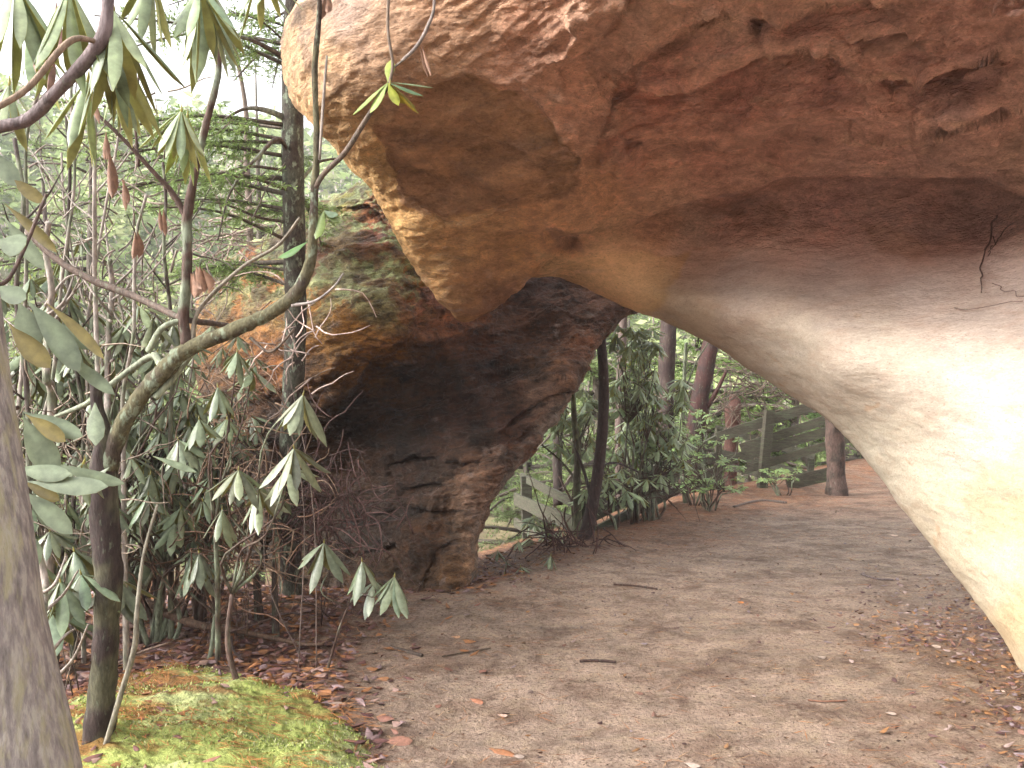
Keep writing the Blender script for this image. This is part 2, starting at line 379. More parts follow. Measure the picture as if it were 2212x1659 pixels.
arch = thing('rock_arch', P(1000, 1310, 6.6), 'huge sandstone natural arch with smooth pale foot and brown overhang above the path', 'rock arch')
A_B = [(1250, -330), (1050, -250), (860, -160), (730, -60), (656, 2), (618, 50), (610, 120), (622, 195), (640, 235), (690, 288), (740, 345), (800, 410), (840, 475), (880, 555), (920, 612), (955, 650), (1000, 692), (1045, 677), (1082, 650), (1112, 615), (1165, 598), (1240, 612), (1300, 640), (1360, 668), (1430, 692), (1500, 722), (1550, 750), (1600, 785), (1670, 832), (1745, 878), (1800, 915), (1850, 965), (1900, 1030), (1950, 1100), (2030, 1200), (2100, 1290), (2160, 1372), (2212, 1462), (2290, 1610), (2400, 1830), (2560, 2200)]
A_O = [(1400, -420), (1450, -430), (1500, -440), (1560, -450), (1620, -460), (1680, -460), (1740, -460), (1800, -460), (1860, -460), (1920, -460), (1980, -460), (2040, -460), (2100, -460), (2160, -460), (2220, -460), (2280, -460), (2350, -460), (2420, -460), (2490, -460), (2560, -460), (2640, -460), (2720, -460), (2800, -450), (2880, -420), (2950, -350), (3000, -200), (3020, -80), (3040, 40), (3050, 170), (3060, 300), (3060, 430), (3060, 560), (3060, 700), (3060, 850), (3060, 1000), (3060, 1150), (3060, 1300), (3040, 1480), (3000, 1700), (2960, 1950), (2900, 2300)]
dA = rbf([(656, 2, 4.9), (612, 120, 5.0), (640, 235, 5.1), (740, 345, 5.4), (800, 410, 5.6), (880, 555, 6.0), (955, 650, 6.3), (1000, 692, 6.6), (1112, 615, 6.7), (1240, 612, 6.9), (1360, 668, 7.0),
 (1500, 722, 6.9), (1600, 785, 6.8), (1745, 878, 6.5), (1850, 965, 6.1), (1950, 1100, 5.6), (2100, 1290, 5.0), (2212, 1462, 4.4), (2400, 1830, 3.4), (2560, 2200, 2.7),
 (700, 100, 4.6), (760, 250, 4.8), (860, 20, 4.3), (900, 200, 4.6), (850, 330, 5.1), (950, 420, 5.6), (1000, 550, 6.1), (1100, 300, 4.9), (1150, 450, 5.7), (1100, 100, 4.3), (1300, 250, 4.8), (1250, 400, 5.4), (1250, 520, 6.4),
 (1300, 50, 4.0), (1500, 0, 3.8), (1500, 150, 4.4), (1500, 290, 5.0), (1450, 420, 5.9), (1500, 520, 6.9), (1500, 590, 6.75), (1600, 680, 6.15), (1500, 650, 6.5),
 (1800, 0, 3.6), (1800, 150, 4.1), (1800, 300, 4.8), (1800, 400, 5.8), (1800, 500, 6.25), (1800, 570, 6.1), (1800, 640, 5.8), (1800, 720, 5.45), (1800, 820, 5.6),
 (2100, 0, 3.3), (2100, 150, 3.8), (2100, 300, 4.4), (2100, 400, 5.4), (2100, 500, 5.75), (2100, 580, 5.45), (2100, 660, 5.1), (2100, 750, 4.8), (2100, 950, 4.8), (2150, 1150, 4.7), (2250, 1250, 4.2),
 (2400, 100, 3.0), (2400, 400, 4.6), (2400, 600, 4.5), (2400, 900, 4.0), (2500, 1300, 3.6), (2700, 1800, 3.0), (3000, 600, 3.4), (3000, 1400, 3.0), (3000, 0, 2.4), (3000, -400, 2.0), (2200, -400, 2.3), (1500, -400, 2.9), (1000, -250, 4.0), (1250, -330, 3.5), (2900, 2300, 2.4)])
LIPS = [  # polyline, depth of the undercut (m), reach below (px)
 ([(1165, 505), (1270, 500), (1380, 455), (1550, 405), (1750, 385), (1950, 375), (2250, 405), (2600, 420)], .20, 80),
 ([(1240, 330), (1330, 370), (1400, 320), (1540, 290), (1700, 255), (1840, 262), (1930, 290), (2050, 262), (2300, 225), (2600, 210)], .20, 110),
 ([(1280, 130), (1350, 165), (1430, 190), (1540, 165), (1640, 110), (1780, 95), (1850, 120)], .16, 80),
 ([(1830, 85), (1860, 62), (1960, 52), (2010, 75)], .05, 36),
 ([(1900, 160), (2000, 150), (2150, 105), (2400, 85)], .12, 70),
 ([(1180, 170), (1290, 100), (1330, 20), (1350, -60)], .05, 40),
 ([(1210, 420), (1260, 300), (1310, 190), (1400, 120), (1500, 40), (1560, -20)], .09, 50),
 ([(1600, 40), (1680, 20), (1800, -20), (1950, -40)], .10, 60),
 ([(1345, 308), (1385, 306), (1400, 322)], .05, 26),
 ([(1160, 490), (1200, 488), (1262, 520)], .09, 40),
 ([(820, 330), (960, 385), (1120, 395)], .03, 60),
]
PATCH = [(870, 235), (1010, 160), (1100, 185), (1180, 250), (1230, 330), (1255, 420), (1190, 445), (1090, 450), (960, 470), (880, 420), (830, 345), (800, 290), (870, 235)]
def inpoly(x, y, poly):
    r = np.zeros(len(x), bool); p = np.array(poly)
    for i in range(len(p)-1):
        (x0, y0), (x1, y1) = p[i], p[i+1]
        c_ = ((y0 > y) != (y1 > y)) & (x < (x1-x0)*(y-y0)/(y1-y0+1e-9)+x0); r ^= c_
    return r
def soft_poly(x, y, poly, wdt):
    d, _, _ = polydist(x, y, poly); ins = inpoly(x, y, poly); return np.clip(.5+np.where(ins, d, -d)/wdt, 0, 1)
def depthA(x, y):
    D = dA(x, y)[:, 0]
    q3 = np.stack([x/160, y/110, 0*x], -1); wx = x+26*fbm(q3, 2, off=1); wy = y+18*fbm(q3, 2, off=40)
    for ch, amt, reach in LIPS:
        d, s_, t = polydist(wx, wy, ch); endf = sstep(0, .12, t)*sstep(1, .88, t)
        below = np.where(s_ > 0, d, 0)
        prof = sstep(0, reach*.13, below)*np.exp(-(below/reach)**1.6)
        D = D+amt*1.7*prof*endf
        D = D-amt*.35*np.exp(-(np.where(s_ < 0, d, d*3)/(reach*.35))**2)*endf
    D = D+.06*soft_poly(wx, wy, PATCH, 10)
    return D
MR = lambda x, y: sstep(1150, 1400, x)*sstep(560, 480, y)
def dispA(W, x, y):
    sm = sstep(-40, 90, y-(505+.02*(x-1200)))*sstep(1150, 1350, x)              # smooth sandy foot
    a1 = .05*fbm(W*np.array([1.5, 1.5, 2.6]), 4, off=4)
    a2 = .030*fbm(W*np.array([5, 5, 13]), 5, .6, off=7)+.02*np.abs(fbm(W*np.array([2.2, 2.2, 7]), 4, off=19))
    v = ridged(W*np.array([2.3, 2.3, 3.4])+.5*fbm(W*2.6, 3)[:, None], 3, off=12)
    rr_ = ridged(np.stack([x/150, y/75, 0*x], -1)+.55*fbm(np.stack([x/130, y/90, 0*x], -1), 3, off=5)[:, None], 3, off=212)
    a3 = (.085*np.clip(v-.40, 0, 1)+.09*np.clip(rr_-.35, 0, 1))*sstep(450, 250, y)*sstep(1050, 1350, x)
    st = .010*fbm(np.stack([W[:, 0]*2+W[:, 1], W[:, 2]*24+W[:, 0]*5, W[:, 1]], -1), 3, off=21)*sstep(760, 900, x)
    a1 = a1+(1-sm)*.07*ledges(fbm(np.stack([W[:, 0]*1.4+W[:, 1], W[:, 2]*4.2-W[:, 0]*1.3, W[:, 1]], -1), 4, .55, off=401), 6)
    return a1*(1-.45*sm)+(a2+st)*(1-.8*sm)+a3
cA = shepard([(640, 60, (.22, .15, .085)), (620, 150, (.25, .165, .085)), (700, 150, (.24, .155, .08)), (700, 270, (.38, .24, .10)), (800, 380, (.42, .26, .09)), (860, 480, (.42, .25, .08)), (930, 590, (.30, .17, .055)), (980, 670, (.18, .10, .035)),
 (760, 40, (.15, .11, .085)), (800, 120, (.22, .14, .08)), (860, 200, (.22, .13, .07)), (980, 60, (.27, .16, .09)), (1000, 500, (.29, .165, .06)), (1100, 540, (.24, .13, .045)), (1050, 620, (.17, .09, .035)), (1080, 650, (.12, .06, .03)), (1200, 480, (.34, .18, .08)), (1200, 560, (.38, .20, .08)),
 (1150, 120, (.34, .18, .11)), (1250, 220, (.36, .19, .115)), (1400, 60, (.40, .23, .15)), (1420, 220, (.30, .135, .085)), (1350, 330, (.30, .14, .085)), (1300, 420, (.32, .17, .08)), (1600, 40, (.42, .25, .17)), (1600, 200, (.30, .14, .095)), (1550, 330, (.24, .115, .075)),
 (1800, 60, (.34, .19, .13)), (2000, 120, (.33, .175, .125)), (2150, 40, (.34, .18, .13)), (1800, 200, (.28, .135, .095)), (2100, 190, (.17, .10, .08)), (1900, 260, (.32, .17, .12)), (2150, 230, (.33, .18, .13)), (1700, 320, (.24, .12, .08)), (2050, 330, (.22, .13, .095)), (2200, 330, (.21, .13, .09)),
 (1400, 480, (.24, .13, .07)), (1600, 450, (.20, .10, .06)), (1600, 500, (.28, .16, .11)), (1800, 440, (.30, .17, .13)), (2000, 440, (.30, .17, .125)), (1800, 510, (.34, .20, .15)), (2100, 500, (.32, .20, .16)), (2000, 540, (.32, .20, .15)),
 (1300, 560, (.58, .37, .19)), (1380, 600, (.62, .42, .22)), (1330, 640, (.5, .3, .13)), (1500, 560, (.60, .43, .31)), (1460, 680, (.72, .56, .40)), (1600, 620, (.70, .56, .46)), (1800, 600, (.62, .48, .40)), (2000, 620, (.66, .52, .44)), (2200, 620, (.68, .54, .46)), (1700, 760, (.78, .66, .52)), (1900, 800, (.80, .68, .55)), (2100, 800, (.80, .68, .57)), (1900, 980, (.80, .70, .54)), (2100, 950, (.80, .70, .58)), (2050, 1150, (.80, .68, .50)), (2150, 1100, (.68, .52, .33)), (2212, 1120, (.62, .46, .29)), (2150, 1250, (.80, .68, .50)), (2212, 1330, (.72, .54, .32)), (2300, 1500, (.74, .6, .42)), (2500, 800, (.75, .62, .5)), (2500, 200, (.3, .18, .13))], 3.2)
def colA(x, y, W):
    q3 = np.stack([x/90, y/60, 0*x], -1); wx = x+38*fbm(q3, 4, off=60); wy = y+24*fbm(q3, 4, off=80)
    c = cA(wx, wy)
    k = soft_poly(wx, wy, PATCH, 7)[:, None]; c = c*(1-k)+np.array([.175, .095, .042])*k*(1+.15*fbm(W*9, 3)[:, None])+0*k
    # ochre stain meets the pale stone with a crisp edge
    oc = soft_poly(wx, wy, [(1150, 545), (1500, 540), (1480, 600), (1415, 640), (1398, 672), (1340, 690), (1200, 640), (1150, 545)], 10)[:, None]
    c = c*(1-oc*.8)+np.array([.56, .37, .17])*oc*.8
    # toned patches with set outlines, mostly darker, several in the undercuts
    for poly, colr, s_ in (([(1830, 95), (1870, 70), (1960, 55), (2005, 75), (1990, 100), (1900, 110), (1830, 95)], (.14, .08, .055), .85),
                          ([(1560, 400), (1660, 420), (1720, 470), (1690, 520), (1590, 500), (1560, 400)], (.16, .085, .055), .7),
                          ([(1840, 480), (1900, 540), (1990, 560), (2010, 520), (1900, 490), (1840, 480)], (.20, .12, .075), .7),
                          ([(1180, 495), (1255, 505), (1260, 540), (1200, 535), (1180, 495)], (.12, .07, .045), .7),
                          ([(1352, 310), (1392, 306), (1398, 322), (1358, 326), (1352, 310)], (.11, .055, .04), .7),
                          ([(2075, 1085), (2150, 1060), (2230, 1050), (2230, 1130), (2130, 1140), (2075, 1085)], (.60, .46, .30), .5)):
        k = soft_poly(wx*.5+x*.5, wy*.5+y*.5, poly, 12)[:, None]*s_; c = c*(1-k)+np.array(colr)*k
    # green-black algae tufts in the hollow
    al = sstep(.30, .6, fbm(W*np.array([7, 7, 5]), 4, off=91))*np.exp(-(((x-1970)/190)**2+((y-470)/60)**2))
    al = np.maximum(al, sstep(.15, .5, fbm(W*np.array([6, 6, 12]), 4, off=95))*np.exp(-(((x-1500)/170)**2+((y-470)/28)**2)))
    c = c*(1-.55*al[:, None])+np.array([.06, .048, .03])*al[:, None]*.55
    # dark weathering streaks on the outer nose
    dk = sstep(.05, .5, fbm(W*np.array([9, 9, 5]), 4, off=33))*sstep(900, 700, x)*sstep(260, 60, y)
    c = c*(1-.65*dk[:, None])+np.array([.07, .055, .05])*.65*dk[:, None]
    # paler vein colour along the ridges
    v = ridged(W*np.array([2.3, 2.3, 3.4])+.5*fbm(W*2.6, 3)[:, None], 3, off=12)
    k = (np.clip((v-.58)*5, 0, 1)*sstep(450, 250, y)*sstep(1000, 1300, x)*sstep(-.35, .1, fbm(W*1.4, 3, off=160)))[:, None]*.65; c = c*(1-k)+np.array([.56, .34, .22])*k
    sk = (sstep(.25, .6, fbm(np.stack([W[:, 0]*3+W[:, 1]*2, W[:, 2]*11, W[:, 1]*2], -1), 4, off=52))*sstep(540, 640, y))[:, None]*.3
    c = c*(1-sk)+np.array([.45, .38, .34])*sk
    lines = ridged(W*np.array([1.2, 1.2, 1.6])+.8*fbm(W*1.5, 3, off=6)[:, None], 2, off=71)
    bd = (np.clip((ridged(np.stack([W[:, 0]*1.1+W[:, 1]*.6, W[:, 2]*7+W[:, 0]*3, W[:, 1]], -1)+.3*fbm(W*2, 3)[:, None], 3, off=701)-.80)*6, 0, 1)*sstep(560, 660, y)*sstep(-.2, .3, fbm(W*1.8, 3, off=705)))[:, None]*.35; c = c*(1-bd)+np.array([.42, .30, .22])*bd
    k = (np.clip((lines-.86)*12, 0, 1)*sstep(600, 760, y))[:, None]*.6; c = c*(1-k)+np.array([.52, .32, .18])*k
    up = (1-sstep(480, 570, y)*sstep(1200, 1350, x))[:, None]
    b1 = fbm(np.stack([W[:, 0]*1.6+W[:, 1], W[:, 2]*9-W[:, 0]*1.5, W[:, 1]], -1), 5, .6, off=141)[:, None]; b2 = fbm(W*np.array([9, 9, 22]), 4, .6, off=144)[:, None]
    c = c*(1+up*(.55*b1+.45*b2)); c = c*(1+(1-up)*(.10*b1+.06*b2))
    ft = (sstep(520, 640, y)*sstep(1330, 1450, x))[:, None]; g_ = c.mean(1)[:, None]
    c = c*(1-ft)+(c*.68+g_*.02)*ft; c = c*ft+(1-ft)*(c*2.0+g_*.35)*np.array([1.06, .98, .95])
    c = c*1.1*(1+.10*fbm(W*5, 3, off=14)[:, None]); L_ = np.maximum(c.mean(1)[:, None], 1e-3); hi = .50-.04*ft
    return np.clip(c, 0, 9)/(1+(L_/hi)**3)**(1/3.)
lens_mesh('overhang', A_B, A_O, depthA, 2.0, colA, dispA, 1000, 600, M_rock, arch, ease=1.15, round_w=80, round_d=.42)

B_L = [(1050, 300), (940, 330), (860, 355), (800, 382), (745, 408), (690, 436), (610, 490), (530, 535), (455, 590), (425, 650), (420, 740), (440, 850), (480, 980), (530, 1120), (585, 1260), (600, 1420)]
B_R = [(1560, 440), (1540, 520), (1500, 590), (1440, 640), (1375, 668), (1335, 700), (1298, 738), (1272, 782), (1245, 830), (1200, 900), (1158, 958), (1120, 1010), (1080, 1060), (1042, 1125), (1012, 1290), (1000, 1420)]
dB = rbf([(800, 385, 7.6), (455, 590, 8.6), (425, 700, 8.5), (610, 520, 7.9), (780, 470, 7.4), (870, 560, 7.2), (900, 680, 7.0), (700, 620, 7.1), (560, 650, 7.5), (620, 780, 7.1), (720, 800, 6.85), (850, 740, 6.8), (900, 720, 7.0),
 (730, 870, 7.3), (850, 800, 7.25), (950, 760, 7.5), (600, 950, 7.5), (750, 1000, 7.6), (700, 1180, 7.3), (800, 1150, 7.2), (650, 1290, 6.65), (850, 1300, 6.5), (760, 1330, 6.45), (1010, 1300, 6.42), (950, 1180, 6.7), (1042, 1125, 6.75), (920, 1050, 7.1), (1000, 900, 7.4), (1120, 1010, 7.1), (1200, 900, 7.4), (1100, 780, 7.9), (1150, 680, 8.3), (1298, 738, 8.0), (1375, 668, 8.5), (1250, 620, 8.7), (1000, 600, 8.0), (1000, 400, 8.2), (1500, 500, 9.0), (600, 1420, 6.5), (1000, 1420, 6.3)])
BL = [([(690, 870), (760, 835), (880, 740), (960, 715)], .25, 60), ([(1080, 940), (1180, 860), (1230, 830)], .15, 30), ([(1060, 1010), (1150, 925), (1240, 840)], .10, 26), ([(700, 800), (740, 770), (830, 745), (880, 720)], .05, 40),
      ([(820, 1010), (900, 985), (1000, 1000), (1060, 995)], .10, 30), ([(700, 960), (820, 900), (960, 880)], .08, 40), ([(860, 1060), (950, 1045), (1020, 1060)], .05, 30), ([(720, 1200), (850, 1175), (900, 1200)], .10, 40), ([(905, 1290), (940, 1200), (1000, 1150)], .03, 26),
      ([(720, 450), (800, 440), (860, 500)], .10, 30), ([(640, 800), (690, 810), (735, 790)], .06, 26), ([(880, 600), (905, 660), (960, 690)], .10, 24), ([(760, 1110), (880, 1090), (1000, 1110)], .07, 30)]
def depthB(x, y):
    D = dB(x, y)[:, 0]; q3 = np.stack([x/80, y/60, 0*x], -1); wx = x+22*fbm(q3, 3, off=15); wy = y+16*fbm(q3, 3, off=44)
    for ch, amt, reach in BL:
        d, s_, t = polydist(wx, wy, ch); endf = sstep(0, .12, t)*sstep(1, .88, t); below = np.where(s_ > 0, d, 0)
        D = D+amt*sstep(0, reach*.13, below)*np.exp(-(below/reach)**1.6)*endf
    return D
def dispB(W, x, y):
    tl = np.stack([W[:, 0]*1.3+W[:, 2]*.3, W[:, 1], W[:, 2]*5-W[:, 0]*1.4], -1)
    r = ridged(tl*1.1+.4*fbm(W*2, 3)[:, None], 4, off=3)
    return .13*ledges(fbm(tl*.8, 4, .55, off=301), 6)+.08*ledges(fbm(W*np.array([2.6, 2.6, 4]), 3, off=311), 4)+.07*fbm(W*1.8, 4, off=2)+(.03*r+.022*ridged(tl*2.6, 3, off=17))*sstep(1180, 1080, y+.0*x)+.02*fbm(W*9, 4, .6, off=5)
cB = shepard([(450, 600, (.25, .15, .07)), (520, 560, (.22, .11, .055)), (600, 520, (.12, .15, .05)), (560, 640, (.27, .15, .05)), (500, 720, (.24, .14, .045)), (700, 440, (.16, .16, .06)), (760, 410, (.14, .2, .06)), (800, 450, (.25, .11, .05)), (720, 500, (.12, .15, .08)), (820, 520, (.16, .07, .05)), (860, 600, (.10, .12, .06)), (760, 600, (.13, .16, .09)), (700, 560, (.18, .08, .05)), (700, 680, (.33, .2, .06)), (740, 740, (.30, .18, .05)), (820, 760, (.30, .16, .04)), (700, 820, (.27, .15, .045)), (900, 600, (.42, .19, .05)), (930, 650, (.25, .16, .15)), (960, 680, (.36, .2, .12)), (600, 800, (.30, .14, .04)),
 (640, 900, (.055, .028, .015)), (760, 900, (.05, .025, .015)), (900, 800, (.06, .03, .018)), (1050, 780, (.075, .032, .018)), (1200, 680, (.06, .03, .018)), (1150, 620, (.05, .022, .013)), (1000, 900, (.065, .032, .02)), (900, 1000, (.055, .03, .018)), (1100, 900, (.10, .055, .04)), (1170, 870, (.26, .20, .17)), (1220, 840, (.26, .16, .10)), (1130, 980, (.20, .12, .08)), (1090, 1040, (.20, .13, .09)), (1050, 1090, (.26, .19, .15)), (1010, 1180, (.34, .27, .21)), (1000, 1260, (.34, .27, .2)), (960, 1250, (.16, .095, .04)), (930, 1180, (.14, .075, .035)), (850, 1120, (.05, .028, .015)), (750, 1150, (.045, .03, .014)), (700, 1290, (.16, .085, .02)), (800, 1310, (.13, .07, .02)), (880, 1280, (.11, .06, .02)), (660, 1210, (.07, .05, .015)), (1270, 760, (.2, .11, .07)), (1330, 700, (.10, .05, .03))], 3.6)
def colB(x, y, W):
    q3 = np.stack([x/45, y/35, 0*x], -1); wx = x+30*fbm(q3, 4, off=61); wy = y+24*fbm(q3, 4, off=81); c = cB(wx, wy)
    up = sstep(760, 600, wy)*sstep(960, 880, wx)
    k = (up*sstep(-.02, .14, fbm(W*6, 6, .7, off=71)))[:, None]; c = c*(1-k)+np.array([.19, .27, .15])*k
    k = (up*sstep(.08, .25, fbm(W*5, 6, .7, off=77)))[:, None]*.8; c = c*(1-k)+np.array([.07, .045, .03])*k
    k = (sstep(.45, .6, fbm(W*np.array([9, 9, 14]), 3, off=66))*sstep(640, 700, y))[:, None]*.6; c = c*(1-k)+np.array([.27, .25, .26])*k
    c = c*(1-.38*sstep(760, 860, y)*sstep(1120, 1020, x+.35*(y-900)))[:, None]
    tl = np.stack([W[:, 0]*1.3+W[:, 2]*.3, W[:, 1], W[:, 2]*5-W[:, 0]*1.4], -1); c = c*(1+.7*fbm(tl*3, 4, .6, off=500))[:, None]; kk = (np.clip((ridged(tl*1.5+.5*fbm(W*3, 3)[:, None], 3, off=510)-.72)*7, 0, 1)*sstep(680, 760, y))[:, None]*.7; c = c*(1-kk)+np.array([.018, .012, .01])*kk
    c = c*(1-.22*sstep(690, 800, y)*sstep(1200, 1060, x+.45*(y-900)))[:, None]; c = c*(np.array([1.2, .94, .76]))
    e_, _, _ = polydist(x, y, B_R); k = (sstep(34, 6, e_)*sstep(760, 860, y)*sstep(-.3, .2, fbm(W*np.array([5, 5, 3]), 4, off=205)))[:, None]*.75; c = c*(1-k)+np.array([.30, .25, .215])*k
    k = (sstep(.1, .5, fbm(W*3.5, 4, off=101))*sstep(700, 780, y))[:, None]*.5; c = c*(1-k)+np.array([.03, .02, .012])*k
    return c
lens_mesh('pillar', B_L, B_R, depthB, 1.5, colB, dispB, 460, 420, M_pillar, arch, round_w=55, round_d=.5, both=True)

# ------------------------------------------------------------------ plants
BK = (.075, .045, .035); BKG = (.13, .115, .085); GREYB = (.19, .16, .13)
TOP = np.array([.195, .235, .15]); UND = np.array([.25, .24, .09])
def PX(pts): return np.array([P(*p[:3]) for p in pts])
SEP = None
def branch(mb, pts, sides=8, n=None, col=BK, col2=None, rough=.12):
    """pts: (x, y, d, width in sheet px)"""
    pos = PX(pts); r = np.array([p[3]/2/F*p[2] for p in pts])
    if SEP is not None and mb is SEP[0]:                    # every branch a part of its own
        m1 = MB(); m1.tube(pos, r, sides, col, rough, n or max(10, len(pts)*6), col2=col2); m1.build('branch', M_bark, SEP[1]); return
    mb.tube(pos, r, sides, col, rough, n or max(10, len(pts)*6), col2=col2)
def whorl(mb, c, L=.17, n=9, e0=35, axis=(0, 0, 1), az0=None, spread=(0, 360), tint=(1, 1, 1), W=.27, dr=.18, bud=True):
    c = np.array(c, float); ax = np.array(axis, float); ax /= np.linalg.norm(ax)
    t1 = np.cross(ax, [.3, 1, .2]); t1 /= np.linalg.norm(t1); t2 = np.cross(ax, t1)
    az = np.radians(np.linspace(spread[0], spread[1], n, endpoint=False)+RS.uniform(-14, 14, n)+(RS.uniform(0, 360) if az0 is None else az0))
    el = np.radians(e0+RS.uniform(-16, 16, n)); rad = np.cos(az)[:, None]*t1+np.sin(az)[:, None]*t2
    a_ = np.cos(el)[:, None]*rad-np.sin(el)[:, None]*ax; nn = np.cos(el)[:, None]*ax+np.sin(el)[:, None]*rad
    nn = nn+RS.randn(n, 3)*.15
    LL = L*RS.uniform(.72, 1.1, n); v = RS.uniform(.75, 1.25, (n, 1))
    ct = TOP*v*np.array(tint)*np.array([1, 1, 1])+RS.randn(n, 3)*.008; cb = UND*RS.uniform(.7, 1.15, (n, 1))*np.array(tint)
    mb.leaves(c+a_*.005, a_, nn, LL, LL*W*RS.uniform(.85, 1.15, n), dr*RS.uniform(.3, 1.5, n), ct, cb, st=7)
    if bud: mb.tube([c-ax*.02, c+ax*.004, c+ax*.022], [.003, .0045, .0008], 5, (.33, .30, .09))
def shrub(label, base, tips, L=.17, group=None, name='rhododendron', stem_w=.011, e0=38, tint=(1, 1, 1), col=BK, n=9, extra=None, W=.27, cat='shrub', forks=True, col2=(.2, .23, .16)):
    """base, tips are world points"""
    base = np.array(base, float); t = thing(name, base, label, cat, group); st = MB(); fo = MB()
    tips = [np.array(p, float) for p in tips]
    hub = []
    nh = max(1, len(tips)//5)
    cen = np.mean(tips, axis=0)
    for k in range(nh):
        h = base+(cen-base)*RS.uniform(.25, .6)+np.array([RS.uniform(-.3, .3)*.6, RS.uniform(-.2, .2), RS.uniform(-.05, .15)])
        hub.append(h); m = base+(h-base)*.5+RS.randn(3)*.05
        st.tube([base+RS.randn(3)*np.array([.03, .03, 0])-np.array([0, 0, .08]), m, h], [stem_w*1.5, stem_w*1.3, stem_w], 6, col, .1, 10, col2=col2)
    for p in tips:
        h = min(hub, key=lambda q_: np.linalg.norm(q_-p)+RS.uniform(0, .3)); v = p-h; ln = np.linalg.norm(v)
        m1 = h+v*.35+RS.randn(3)*ln*.09; m2 = h+v*.72+RS.randn(3)*ln*.06+np.array([0, 0, -.05*ln])
        st.tube([h, m1, m2, p], [stem_w*.8, stem_w*.6, stem_w*.42, stem_w*.3], 5, col, .1, 12, col2=col2)
        whorl(fo, p, L*RS.uniform(.85, 1.12), int(n+RS.randint(-2, 3)), e0+RS.uniform(-12, 12), axis=(RS.uniform(-.3, .3), RS.uniform(-.4, .1), 1), tint=tint, W=W)
    if extra: extra(st, fo)
    st.build('stem', M_bark, t); fo.build('foliage', M_leaf, t)
    return t

# --- nearest trunk, bottom left
t = thing('tree', gp(*P(120, 2790, 1.5)[:2]), 'smooth pale grey tree trunk filling the bottom left corner', 'tree')
mb = MB(); mb.tube(PX([(-120, 500, 1.55), (-92, 760, 1.53), (-66, 950, 1.52), (-40, 1150, 1.5), (-10, 1400, 1.5), (20, 1659, 1.5), (60, 2000, 1.5), (100, 2500, 1.5), (120, 2850, 1.5)]), [.07, .075, .078, .082, .09, .105, .12, .14, .2], 28, (.22, .19, .175), .10, 160)
mb.build('trunk', M_smooth, t)

# --- the big dark rhododendron
t = thing('rhododendron', gp(*P(205, 1650, 3.6)[:2]), 'big dark rhododendron left of the path, its mossy limb curving up before the overhang', 'shrub')
mb = MB()
branch(mb, [(198, 1720, 3.6, 74), (205, 1640, 3.6, 66), (222, 1480, 3.58, 56), (232, 1330, 3.55, 56), (232, 1200, 3.52, 58), (222, 1080, 3.5, 54), (224, 1000, 3.5, 50), (222, 930, 3.48, 30), (210, 880, 3.47, 26), (206, 822, 3.46, 24)], 14, 90, col=(.04, .027, .024), col2=(.085, .08, .05), rough=.32)
mb.build('trunk', M_bark, t)
mb = MB()
branch(mb, [(232, 1010, 3.5, 40), (262, 925, 3.48, 36), (310, 850, 3.45, 36), (360, 795, 3.42, 38), (405, 755, 3.4, 34), (500, 715, 3.38, 31), (590, 672, 3.36, 29), (645, 625, 3.34, 27), (672, 560, 3.32, 22), (677, 480, 3.3, 19), (680, 400, 3.3, 17), (684, 300, 3.28, 14), (680, 150, 3.25, 13), (690, 20, 3.2, 11), (688, -120, 3.15, 9)], 12, 110, col=(.105, .095, .055), col2=(.06, .045, .035), rough=.25)
mb.build('limb', M_bark_l, t)
mb = MB(); SEP = (mb, t)
branch(mb, [(676, 415, 3.3, 13), (700, 375, 3.28, 12), (745, 330, 3.24, 12), (790, 260, 3.2, 11), (826, 205, 3.18, 9), (842, 185, 3.18, 7)], 7, 40, col=(.11, .08, .06))
branch(mb, [(838, 192, 3.18, 8), (848, 140, 3.16, 7), (838, 60, 3.14, 7), (842, -60, 3.1, 7)], 6, 30, col=(.16, .12, .09))
branch(mb, [(868, 132, 3.16, 7), (900, 100, 3.15, 8), (925, 55, 3.14, 8), (938, 10, 3.13, 7), (930, -70, 3.1, 6)], 6, 30, col=(.22, .18, .16))
branch(mb, [(845, 150, 3.17, 5), (868, 132, 3.16, 5)], 5, 6, col=(.2, .17, .14))
branch(mb, [(690, 345, 3.28, 6), (696, 250, 3.26, 7), (706, 120, 3.24, 5)], 5, 14, col=(.33, .28, .24))
branch(mb, [(405, 745, 3.4, 26), (396, 690, 3.4, 24), (402, 620, 3.38, 22), (405, 540, 3.37, 20), (404, 470, 3.36, 22), (420, 380, 3.34, 17), (438, 295, 3.32, 17), (455, 230, 3.3, 15), (472, 150, 3.28, 14), (462, 60, 3.25, 12), (440, -60, 3.2, 11)], 9, 80, col2=(.15, .17, .12), rough=.2)
branch(mb, [(402, 470, 3.36, 14), (375, 420, 3.34, 12), (330, 370, 3.3, 10), (285, 320, 3.26, 9), (235, 270, 3.22, 8), (180, 220, 3.2, 7)], 6, 50)
branch(mb, [(300, 360, 3.3, 7), (292, 260, 3.3, 6), (300, 160, 3.3, 5)], 5, 20)
branch(mb, [(60, 500, 3.7, 13), (120, 558, 3.66, 15), (200, 605, 3.62, 16), (290, 640, 3.58, 16), (350, 668, 3.5, 15), (400, 690, 3.42, 14), (470, 700, 3.5, 12), (540, 712, 3.6, 8)], 7, 60, col=(.10, .07, .055))
branch(mb, [(415, 750, 3.4, 12), (430, 670, 3.42, 9), (520, 580, 3.5, 8), (600, 530, 3.5, 7), (648, 470, 3.5, 6)], 6, 40, col=(.2, .17, .13))
branch(mb, [(350, 790, 3.42, 20), (325, 770, 3.46, 16), (240, 830, 3.5, 13), (190, 870, 3.55, 12), (120, 900, 3.6, 9)], 7, 40, col=(.22, .24, .17))
